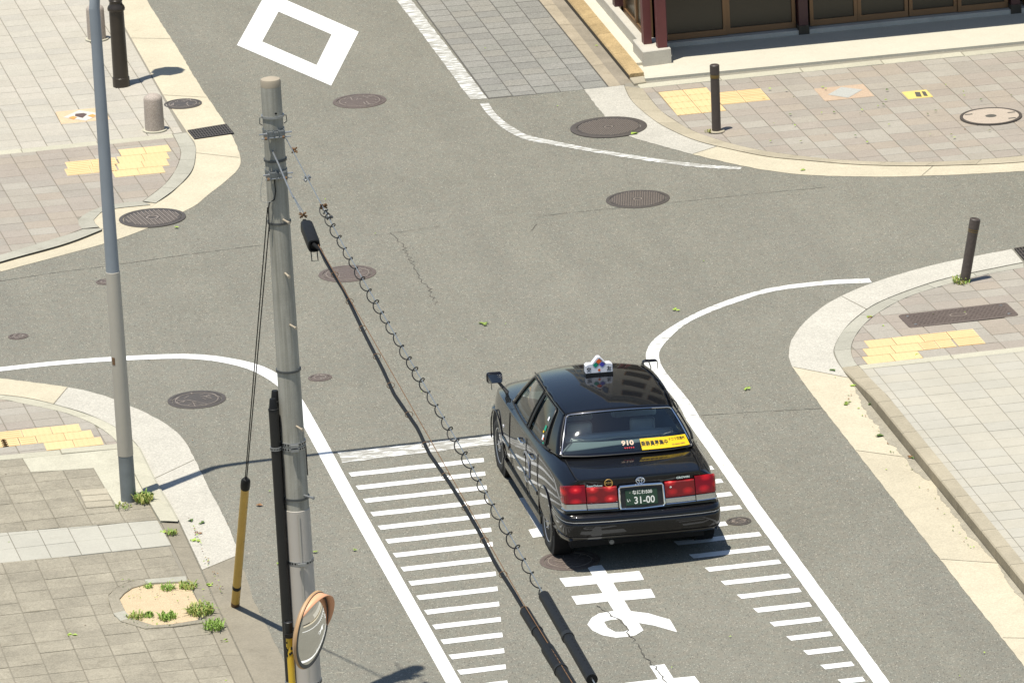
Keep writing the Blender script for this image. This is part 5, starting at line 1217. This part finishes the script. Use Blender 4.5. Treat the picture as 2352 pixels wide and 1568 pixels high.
per = [(-.985, .06), (-.985, .5), (-.98, .93), (-.955, .972), (-.90, .985), (-.5, .988), (0, .988), (.5, .988), (.90, .985), (.955, .972), (.98, .93), (.985, .5), (.985, .06), (.97, .02), (.6, .005), (0, .003), (-.6, .005), (-.97, .02), (-.985, .06)]
P2 = []
for a, b_ in zip(per, per[1:]):
    for k in range(4): P2.append((a[0]+(b_[0]-a[0])*k/4, a[1]+(b_[1]-a[1])*k/4))
b = B().tube([rglass(u, v, .004) for u, v in P2[:48]], .0075, 6); cbuild(b, 'chrome_trim', 'chrome', rw_)
b = B().tube([rglass(u, v, .004) for u, v in P2[48:]+P2[:1]], .008, 6); cbuild(b, 'rubber_seal', 'trim', rw_)
cmk('windshield', *grid(fglass, lin(-.98, .98, 16), lin(.02, .98, 8)), 'car_glass')
for sx in (-1, 1):
    for u0, u1 in ((.075, .46), (.50, .80)):
        w = cmk('side_window', *grid(lambda u, v: side(sx, u, v, -.010), lin(u0-.005, u1+.005, 8), lin(.04, .935, 6)), 'car_glass')
        pp = [(u0, .05), (u0+.012, .90), (u0+.03, .93), (u1-.02, .93), (u1, .88), (u1, .05)]
        Q_ = []
        for a, b_ in zip(pp, pp[1:]):
            for k in range(5): Q_.append((a[0]+(b_[0]-a[0])*k/5, a[1]+(b_[1]-a[1])*k/5))
        Q_.append(pp[-1]); b = B().tube([side(sx, u, v, .002) for u, v in Q_], .009, 6); cbuild(b, 'window_frame', 'trim', w)
    b = B().tube([side(sx, u, .02, .006) for u in lin(.02, .86, 24)], .011, 6); cbuild(b, 'belt_moulding', 'trim')
    b = B().tube([side(sx, u, .995, .012) for u in lin(0, 1, 24)], .010, 6); cbuild(b, 'drip_rail', 'car')
    b = B().tube([side(sx, .515, v, .004) for v in lin(.05, .92, 6)], .010, 6); cbuild(b, 'pillar_trim', 'trim')
    # door seams
    for pts in ([(.886, 2.05, .92), (.908, 2.03, .70), (.914, 2.0, .45), (.902, 1.98, .28)], [(.892, 1.05, .935), (.910, 1.06, .70), (.916, 1.06, .45), (.905, 1.06, .28)], [(.888, .42, .945), (.908, .40, .75), (.914, .34, .55)]):
        b = B().tube([(sx*(x+.001), y, z) for x, y, z in pts], .004, 5); cbuild(b, 'door_seam', 'gap')
    # side moulding
    b = B()
    for y0, y1 in ((.42, 1.04), (1.075, 2.0), (2.06, 2.46)):
        b.add([(sx*.910, y0, .47), (sx*.924, y0+.01, .485), (sx*.924, y0+.01, .515), (sx*.910, y0, .53), (sx*.910, y1, .47), (sx*.924, y1-.01, .485), (sx*.924, y1-.01, .515), (sx*.910, y1, .53)], [(0, 1, 5, 4), (1, 2, 6, 5), (2, 3, 7, 6), (0, 3, 2, 1), (4, 5, 6, 7)])
    cbuild(b, 'side_moulding', 'car', None, False)
    for y0 in (.62, 1.22):
        b = B().tube([(sx*.896, y0, .82), (sx*.922, y0+.015, .825), (sx*.924, y0+.16, .83), (sx*.896, y0+.175, .83)], .012, 8); cbuild(b, 'door_handle', 'chrome')
    # arch lips, sill
    for y in (0, 2.83):
        b = B().tube([(sx*.908, y+.385*math.cos(a), .320+.385*math.sin(a)) for a in lin(-.12, math.pi+.12, 28)], .009, 6); cbuild(b, 'arch_lip', 'car')
    b = B().box(sx*.885-.02, sx*.885+.02, .36, 2.47, .17, .25); cbuild(b, 'sill', 'car', None, False)
    # wheels
    for y in (0, 2.83):
        tr_ = 12 if y else 0
        b = B().lathe([(.205, -.16), (.25, -.175), (.295, -.165), (.311, -.13), (.312, -.05), (.305, -.018), (.285, -.002), (.25, .002), (.215, -.008), (.205, -.02)], 40)
        b.V = [(sx*(.900+z), y+x_, .312+y_) for x_, y_, z in b.V]
        wh = mk('wheel', b.V, b.F, M['tyre'], car, True, 40)
        b = B().lathe([(.212, -.10), (.213, -.012), (.205, -.004), (.196, -.014), (.185, -.045), (.10, -.03), (.075, -.012), (.04, -.004), (0, -.004)], 32)
        b.V = [(sx*(.900+z), y+x_, .312+y_) for x_, y_, z in b.V]; mk('rim', b.V, b.F, M['rim'], wh, True, 30)
        h = B()
        for k in range(10):
            a = 2*math.pi*k/10; c_, s_ = math.cos(a), math.sin(a)
            for r_, w_ in ((.115, .014), (.165, .022)): pass
            pq = [(.115, -.012), (.115, .012), (.172, .022), (.172, -.022)]
            h.add([(sx*(.900-.034 if True else 0), y+r_*c_-w_*s_, .312+r_*s_+w_*c_) for r_, w_ in pq], [(0, 1, 2, 3)])
        h.V = [(v[0]+sx*.012, v[1], v[2]) for v in h.V]; mk('vent', h.V, h.F, M['gap'], wh)['kind'] = 'stuff'
        h = B()
        for k in range(5):
            a = 2*math.pi*k/5; h.lathe([(.010, 0), (.010, .012), (0, .014)], 6, (.055*math.cos(a), .055*math.sin(a), -.012))
        h.V = [(sx*(.900+z), y+x_, .312+y_) for x_, y_, z in h.V]; mk('nut', h.V, h.F, M['chrome'], wh)['kind'] = 'stuff'
# interior
b = B().box(-.72, .72, .05, 2.3, .96, 1.063); b.V = [(x, y, z) for x, y, z in b.V]; cbuild(b, 'cabin_floor', 'cabin', None, False)
b = B(); b.add(*grid(lambda u, v: (u*.69, -.13+v*.42-.05*(1-u*u)*(1-v), 1.098+.004*v), lin(-1, 1, 10), lin(0, 1, 4))); cbuild(b, 'parcel_shelf', 'shelf')
def cushion(name, x0, x1, y0, y1, z0, z1, mat, lean=0):
    b = B().box(x0, x1, y0, y1, z0, z1); b.V = [(x, y+lean*(z-z0), z) for x, y, z in b.V]; o = cbuild(b, name, mat)
    bv = o.modifiers.new('b', 'BEVEL'); bv.width = min(.05, (y1-y0)*.4, (z1-z0)*.35); bv.segments = 3; return o
cushion('rear_seat', -.62, .62, .28, .40, 1.04, 1.155, 'seat')
b = B()
for k in range(9): b.tube([(-.60+k*.15, .255+.01*math.sin(k*1.7), 1.115+.006*math.sin(k*2.1)), (-.45+k*.15, .255+.01*math.sin(k*1.7+1.7), 1.115+.006*math.sin(k*2.1+2.1))], .016, 8)
cbuild(b, 'lace_cover', 'white_text')
for x in (-.40, .30): cushion('headrest', x-.14, x+.14, .42, .52, 1.08, 1.265, 'seat', -.1)
cushion('front_seat', -.62, -.12, 1.12, 1.25, 1.02, 1.16, 'seat'); cushion('front_seat', .10, .60, 1.12, 1.25, 1.02, 1.16, 'seat')
b = B().tube([(.36+.18*math.cos(a), 1.72+.05*math.sin(a), 1.08+.12*math.sin(a)) for a in lin(0, 6.283, 24)], .014, 6); cbuild(b, 'steering_wheel', 'trim')
# trunk seams
for pts in ([(-.700, -.215, 1.064), (-.700, -.45, 1.046), (-.692, -.70, 1.022), (-.672, -.775, 1.004)], [(.700, -.215, 1.064), (.700, -.45, 1.046), (.692, -.70, 1.022), (.672, -.775, 1.004)]):
    b = B().tube(pts, .005, 5); cbuild(b, 'trunk_seam', 'gap')
# ---- tail: points on the leaning rear face
def tail(x, z, off=0.0):
    return (x, -.846+.20*(z-.70)+.055*(abs(x)/.83)**3-off-.012*max(0, 1-abs(x)/.6), z)
def panel(name, x0, x1, z0, z1, off, mat, parent=None, thick=.03, n=10, zt=None):
    """a shaped block laid on the tail face; zt(x) may slope its upper edge"""
    b = B(); us = lin(x0, x1, n)
    rows = []
    for u in us:
        t1 = zt(u) if zt else z1; rows.append([tail(u, z0, off-thick), tail(u, z0, off-.006), tail(u, z0+.008, off), tail(u, t1-.008, off), tail(u, t1, off-.006), tail(u, t1, off-thick)])
    V = [p for r in rows for p in r]; F = [(i*6+k, (i+1)*6+k, (i+1)*6+k+1, i*6+k+1) for i in range(n) for k in range(5)]+[(0, 1, 2, 3, 4, 5), tuple(n*6+k for k in (5, 4, 3, 2, 1, 0))]
    return cmk(name, V, F, mat, parent, True, 30)
for sx in (-1, 1):
    # wrap-round outer lamp
    rows = []; b = B()
    path = [(.605, 0), (.66, 0), (.71, 0), (.75, 0), (.785, 0), (.812, .004), (.828, .03), (.838, .07), (.844, .12)]
    def wrap(z, x, d, off):
        base = tail(min(x, .80), z, off); return (sx*(x+(off*.6 if x > .79 else 0)), base[1]+d*1.0, z)
    for x, d in path:
        zt = .945-.0*d if x < .80 else .945-.25*d
        rows.append([wrap(.752, x, d, -.01), wrap(.752, x, d, .012), wrap(.762, x, d, .018), wrap(zt-.012, x, d, .018), wrap(zt, x, d, .010), wrap(zt, x, d, -.01)])
    V = [p for r in rows for p in r]; F = [(i*6+k, (i+1)*6+k, (i+1)*6+k+1, i*6+k+1) for i in range(len(path)-1) for k in range(5)]+[(0, 1, 2, 3, 4, 5), tuple((len(path)-1)*6+k for k in (5, 4, 3, 2, 1, 0))]
    lamp = cmk('tail_lamp', V, F, 'lens', None, True, 30)
    rows = [[wrap(.69, x, d, -.01), wrap(.69, x, d, .012), wrap(.748, x, d, .012), wrap(.748, x, d, -.01)] for x, d in path]
    V = [p for r in rows for p in r]; F = [(i*4+k, (i+1)*4+k, (i+1)*4+k+1, i*4+k+1) for i in range(len(path)-1) for k in range(3)]+[(0, 1, 2, 3), tuple((len(path)-1)*4+k for k in (3, 2, 1, 0))]
    cmk('reflector_strip', V, F, 'chrome_dull', lamp, True, 30)
    b = B().tube([wrap(.686, x, d, .014) for x, d in path], .007, 6); cbuild(b, 'chrome_strip', 'chrome', lamp)
    a_, c_ = sorted((sx*.265, sx*.595))
    lamp = panel('tail_lamp', a_, c_, .752, .918, .018, 'lens')
    panel('reflector_strip', a_, c_, .690, .747, .013, 'chrome_dull', lamp)
    b = B().tube([tail(x, .686, .014) for x in lin(a_, c_, 8)], .007, 6); cbuild(b, 'chrome_strip', 'chrome', lamp)
b = B().lathe([(.012, 0), (.012, .006), (0, .007)], 12); b.V = [(.325+x, tail(.325, .865, .018)[1]-z, .865+y) for x, y, z in b.V]; cbuild(b, 'trunk_lock', 'chrome')
# plate holder and plate
PZ = (.662, .918)
b = B().tube([tail(x, z, .022) for x, z in ([(-.235, .675), (-.245, .70), (-.242, .895), (-.23, .912), (0, .918), (.23, .912), (.242, .895), (.245, .70), (.235, .675), (0, .668), (-.235, .675)])], .013, 8); pf = cbuild(b, 'plate_frame', 'chrome')
panel('plate_recess', -.235, .235, .674, .912, .006, 'trim', pf, n=4)
pl = panel('number_plate', -.175, .175, .700, .872, .014, 'plate_green', None, .012, 4)
def text_mesh(body, size, bold=0.0):
    c = bpy.data.curves.new('t', 'FONT'); c.body = body; c.size = size; c.align_x = 'CENTER'; c.align_y = 'CENTER'; c.resolution_u = 3; c.offset = bold
    o = bpy.data.objects.new('t', c); COL.objects.link(o); dg = bpy.context.evaluated_depsgraph_get(); dg.update()
    me = o.evaluated_get(dg).to_mesh(); V = [tuple(v.co) for v in me.vertices]; F = [tuple(p.vertices) for p in me.polygons]
    o.evaluated_get(dg).to_mesh_clear(); bpy.data.objects.remove(o); return V, F
def lettering(body, size, place, mat, parent, sx_=1.0, bold=0.0, name='lettering'):
    V, F = text_mesh(body, size, bold)
    return mk(name, [tilt(*place(x*sx_, y)) for x, y, z in V], F, M[mat], parent)
def on_tail(cx, cz, off): return lambda x, y: tail(cx+x, cz+y, off)
lettering('31-00', .105, on_tail(.028, .752, .0155), 'white_text', pl, .95, .0015)
lettering('\u3044', .04, on_tail(-.145, .757, .0155), 'white_text', pl, 1, .001)
lettering('\u306a\u306b\u308f500', .050, on_tail(.01, .838, .0155), 'white_text', pl, .98, .0008)
b = B().lathe([(.007, 0), (.007, .003), (0, .004)], 10); b.V = [(-.125+x, tail(-.125, .84, .0145)[1]-z, .84+y) for x, y, z in b.V]; cbuild(b, 'seal', 'chrome_dull', pl)
# emblem, badge, scripts
def oval(cx, cz, a, c, r): return B().tube([tail(cx+a*math.cos(g), cz+c*math.sin(g), .012) for g in lin(0, 6.2832, 28)], r, 6)
b = oval(0, .963, .046, .033, .0055); b.add(*oval(0, .963, .015, .031, .004).__dict__.values()); b.add(*oval(0, .975, .033, .013, .004).__dict__.values()); cbuild(b, 'emblem', 'chrome')
b = oval(-.347, .957, .043, .040, .0035); bdg = cbuild(b, 'round_badge', 'gold_text'); lettering('\u30ca\u30cb\u30ef', .028, on_tail(-.347, .957, .011), 'gold_text', bdg, 1, .001)
lettering('SuperDeluxe', .034, on_tail(-.50, .936, .011), 'chrome', body, .95, .0006); lettering('CROWN', .030, on_tail(.475, .952, .011), 'chrome', body, 1.25, .0012)
# bumper swept round the tail
def bpath(off):
    P = [(.900+off*.3, -.37, 0), (.896+off*.6, -.50, 0), (.886+off, -.66, 0), (.870+off, -.77, 0), (.835+off*.9, -.86-off*.4, 0), (.775+off*.5, -.905-off*.8, 0), (.65, -.93-off, 0), (.35, -.95-off, 0), (0, -.955-off, 0)]
    return P+[(-x, y, z) for x, y, z in P[:-1][::-1]]
prof = [(-.09, .645), (-.035, .640), (-.008, .625), (.004, .605), (.006, .585), (-.004, .578), (-.004, .568), (.006, .560), (.010, .53), (.008, .47), (.0, .42), (-.012, .415), (-.012, .408), (.0, .40), (-.015, .375), (-.045, .352), (-.12, .345)]
V = []; F = []
for off, z in prof:
    for x, y, _ in bpath(off): V.append((x, y, z))
m = len(bpath(0))
for i in range(len(prof)-1):
    for k in range(m-1): F.append((i*m+k, i*m+k+1, (i+1)*m+k+1, (i+1)*m+k))
bp_ = cmk('rear_bumper', V, F, 'car', None, True, 50)
bm = bmesh.new(); bm.from_mesh(bp_.data); bmesh.ops.recalc_face_normals(bm, faces=bm.faces); bm.to_mesh(bp_.data); bm.free()
b = B().tube([(x, y, .573) for x, y, _ in bpath(.003)], .0055, 6); cbuild(b, 'bright_strip', 'chrome_dull', bp_)
b = B().box(-.76, .76, -.72, -.45, .30, .42); cbuild(b, 'underbody', 'gap', None, False)
b = B().box(-.74, .74, -.5, 3.2, .16, .26); cbuild(b, 'underbody', 'gap', None, False)
b = B().tube([(-.36, -.60, .32), (-.36, -.80, .325), (-.36, -.90, .318)], .027, 12); cbuild(b, 'exhaust', 'steel_dark')
# front end: bumper, hood edge
P = [(.865, 2.47+.72, .0), (.862, 3.36, 0), (.80, 3.50, 0), (.62, 3.56, 0), (0, 3.60, 0)]; P = P+[(-x, y, z) for x, y, z in P[:-1][::-1]]
V = []; F = []
for off, z in ((-.05, .60), (0, .58), (.005, .45), (0, .30), (-.06, .27)):
    for x, y, _ in P: V.append((x+off*(1 if x > .3 else -1 if x < -.3 else 0)*.5, y+off*.6, z))
for i in range(4):
    for k in range(len(P)-1): F.append((i*len(P)+k, i*len(P)+k+1, (i+1)*len(P)+k+1, (i+1)*len(P)+k))
cmk('front_bumper', V, F, 'car', None, True, 50)
b = B().tube([(x, 3.435-.14*(abs(x)/.66)**3, .862-.03*(abs(x)/.66)**2) for x in lin(-.62, .62, 16)], .008, 6); cbuild(b, 'hood_trim', 'chrome')
for sx in (-1, 1):
    for z, y, mat_ in ((.60, 2.40, 'sign_white'), ):
        b = B().box(sx*.902-.008, sx*.902+.008, y-.022, y+.022, z+.045, z+.07); cbuild(b, 'side_marker', mat_, None, False)
    # fender mirrors on stalks
    c = (sx*.895, 2.90, 1.075)
    b = B().box(-.092, .092, -.045, .045, -.064, .064); mh = None
    b.V = [(c[0]+x, c[1]+y, c[2]+z) for x, y, z in b.V]; mh = cbuild(b, 'fender_mirror', 'car', None, True, 60); bv = mh.modifiers.new('b', 'BEVEL'); bv.width = .036; bv.segments = 5
    b = B().box(-.076, .076, -.0485, -.046, -.050, .050); b.V = [(c[0]+x, c[1]+y, c[2]+z) for x, y, z in b.V]; cbuild(b, 'mirror_glass', 'mirror', mh, False)
    b = B().tube([(c[0]-sx*.04, c[1]+.01, c[2]-.05), (c[0]-sx*.10, c[1]-.02, c[2]-.13), (sx*.76, 2.80, .90)], [.018, .02, .028], 8); cbuild(b, 'mirror_stalk', 'trim', mh)
b = B().tube([(-.93, 2.93, 1.02), (-.925, 2.93, .92)], .004, 5); cbuild(b, 'marker_rod', 'trim')
b = B().tube([(.60, 1.80, 1.43), (.64, 1.86, 1.47), (.68, 1.90, 1.46), (.70, 1.86, 1.38), (.69, 1.82, 1.34)], .006, 6); cbuild(b, 'mirror_bracket', 'trim')
b = B().tube([side(1, .80, .93, .02), side(1, .86, .90, .045), side(1, .93, .86, .045), side(1, .97, .80, .01)], .006, 6); cbuild(b, 'grab_rail', 'trim')
for x in (-.28, .22):
    b = B().tube([(x, 2.44, .99), (x+.25, 2.50, 1.0), (x+.52, 2.42, 1.05)], .007, 6); cbuild(b, 'wiper', 'trim')
# ---- things stuck on the rear glass
def on_glass(cu, cv, off=.012):
    return lambda x, y: rglass(cu+x/.70, cv+y/.54, off)
bn = cmk('banner', *grid(lambda u, v: rglass(u+(.012 if v < .5 else 0), v, .010), lin(.195, .945, 10), lin(.05, .285, 3)), 'banner', rw_)
lettering('\u4e57\u52d9\u54e1\u52df\u96c6\u4e2d', .060, on_glass(.425, .168), 'ink', bn, .84, .0012)
lettering('\u30ca\u30cb\u30ef\u4ea4\u901a\u682a', .038, on_glass(.79, .215), 'ink', bn, .84, .0006); lettering('06-6562-0890', .024, on_glass(.79, .105), 'gold_text', bn, 1.1, .0008)
lettering('910', .072, on_glass(.005, .215), 'cream_text', rw_, 1.25, .0022); lettering('\u25cf \u25cf \u25cf \u25cf \u25cf', .024, on_glass(.02, .115), 'red_text', rw_, .8, 0)
# ---- roof sign
SY = 1.30; sz = roof(0, .63)[2]+.008
b = B()
out_ = [(-.152, 0), (.152, 0), (.152, .085), (.128, .100), (.080, .104), (.022, .172), (.012, .180), (-.012, .180), (-.022, .172), (-.080, .104), (-.128, .100), (-.152, .085)]
n_ = len(out_); th = .085
V = [(x, SY-th/2+(.012 if z > .1 else 0), sz+.022+z) for x, z in out_]+[(x*.97, SY-th/2-.004, sz+.022+z*.985) for x, z in out_]+[(x, SY+th/2-(.02 if z > .1 else 0), sz+.022+z) for x, z in out_]
F = [tuple(range(n_, 2*n_)), tuple(range(3*n_-1, 2*n_-1, -1))]+[(i, (i+1) % n_, n_+(i+1) % n_, n_+i) for i in range(n_)]+[(2*n_+i, 2*n_+(i+1) % n_, (i+1) % n_, i) for i in range(n_)]
sg = cmk('roof_sign', V, F, 'sign_white', None, True, 30)
b = B().box(-.155, .155, SY-.05, SY+.05, sz-.03, sz+.022); cbuild(b, 'base', 'trim', sg, False)
sf = SY-th/2-.0045
def on_sign(cx, cz): return lambda x, y: (cx+x, sf-.002, sz+.022+cz+y)
lettering('\u4ea4', .060, on_sign(-.115, .036), 'ink', sg, .95, .001); lettering('\u53cb', .060, on_sign(.112, .036), 'ink', sg, .95, .001)
def cube(cx, cz, mat_, s=.033):
    d = .010
    b = B().add([(cx, sf-.0025, sz+.022+cz-s*.9), (cx+s, sf-.0025, sz+.022+cz), (cx, sf-.0025, sz+.022+cz+s*.9), (cx-s, sf-.0025, sz+.022+cz)], [(0, 1, 2, 3)]); o = cbuild(b, 'cube_motif', mat_, sg, False)
    b = B().add([(cx+s, sf-.0022, sz+.022+cz), (cx+s+d, sf-.0022, sz+.022+cz+.004), (cx+d, sf-.0022, sz+.022+cz+s*.9+.004), (cx, sf-.0022, sz+.022+cz+s*.9)], [(0, 1, 2, 3)]); cbuild(b, 'cube_shade', 's_grey', o, False)
    b = B().add([(cx, sf-.0022, sz+.022+cz-s*.9), (cx+d*.8, sf-.0022, sz+.022+cz-s*.9+.003), (cx+s+d*.8, sf-.0022, sz+.022+cz+.003), (cx+s, sf-.0022, sz+.022+cz)], [(0, 1, 2, 3)]); cbuild(b, 'cube_shade', 's_grey', o, False)
cube(-.002, .130, 's_orange'); cube(-.040, .090, 's_green'); cube(.034, .092, 's_blue')
b = B().add([(.014*math.cos(g), sf-.0025, sz+.022+.030+.016*math.sin(g)) for g in lin(0, 6.0, 15)], [tuple(range(16))]); cbuild(b, 'dot_motif', 's_orange', sg, False)
# ---- decals on the left side
def on_side(cy, cz, s=1): return lambda x, y: (-.9165, cy-x*s, cz+y)
lettering('0120-25-6151', .055, on_side(.95, .86), 'decal', body, 1.0, .001)
b = B().tube([(-.914, 1.0+.17*math.cos(a), .62+.17*math.sin(a)) for a in lin(.6, 5.6, 24)], .014, 5); cbuild(b, 'ring_decal', 'decal')
b = B().add([(-.918, .86, .52), (-.918, .80, .56), (-.918, .82, .74), (-.918, .88, .70)], [(0, 1, 2, 3)]); cbuild(b, 'stripe_decal', 'decal_blue', None, False)
for u, v, w_, h_, m_ in ((.74, .62, .045, .09, 'sign_white'), (.745, .40, .05, .12, 's_green'), (.735, .30, .03, .05, 'banner'), (.75, .18, .045, .12, 'sign_white'), (.76, .16, .02, .05, 's_orange'), (.77, .06, .03, .06, 's_green')):
    a_ = side(-1, u, v, .0); b = B()
    V, F = grid(lambda p, q_: side(-1, u+p*w_*.5, v+q_*h_, -.004), [-.5, .5], [-.5, .5]); b.add(V, F); cbuild(b, 'window_sticker', m_, None, False)
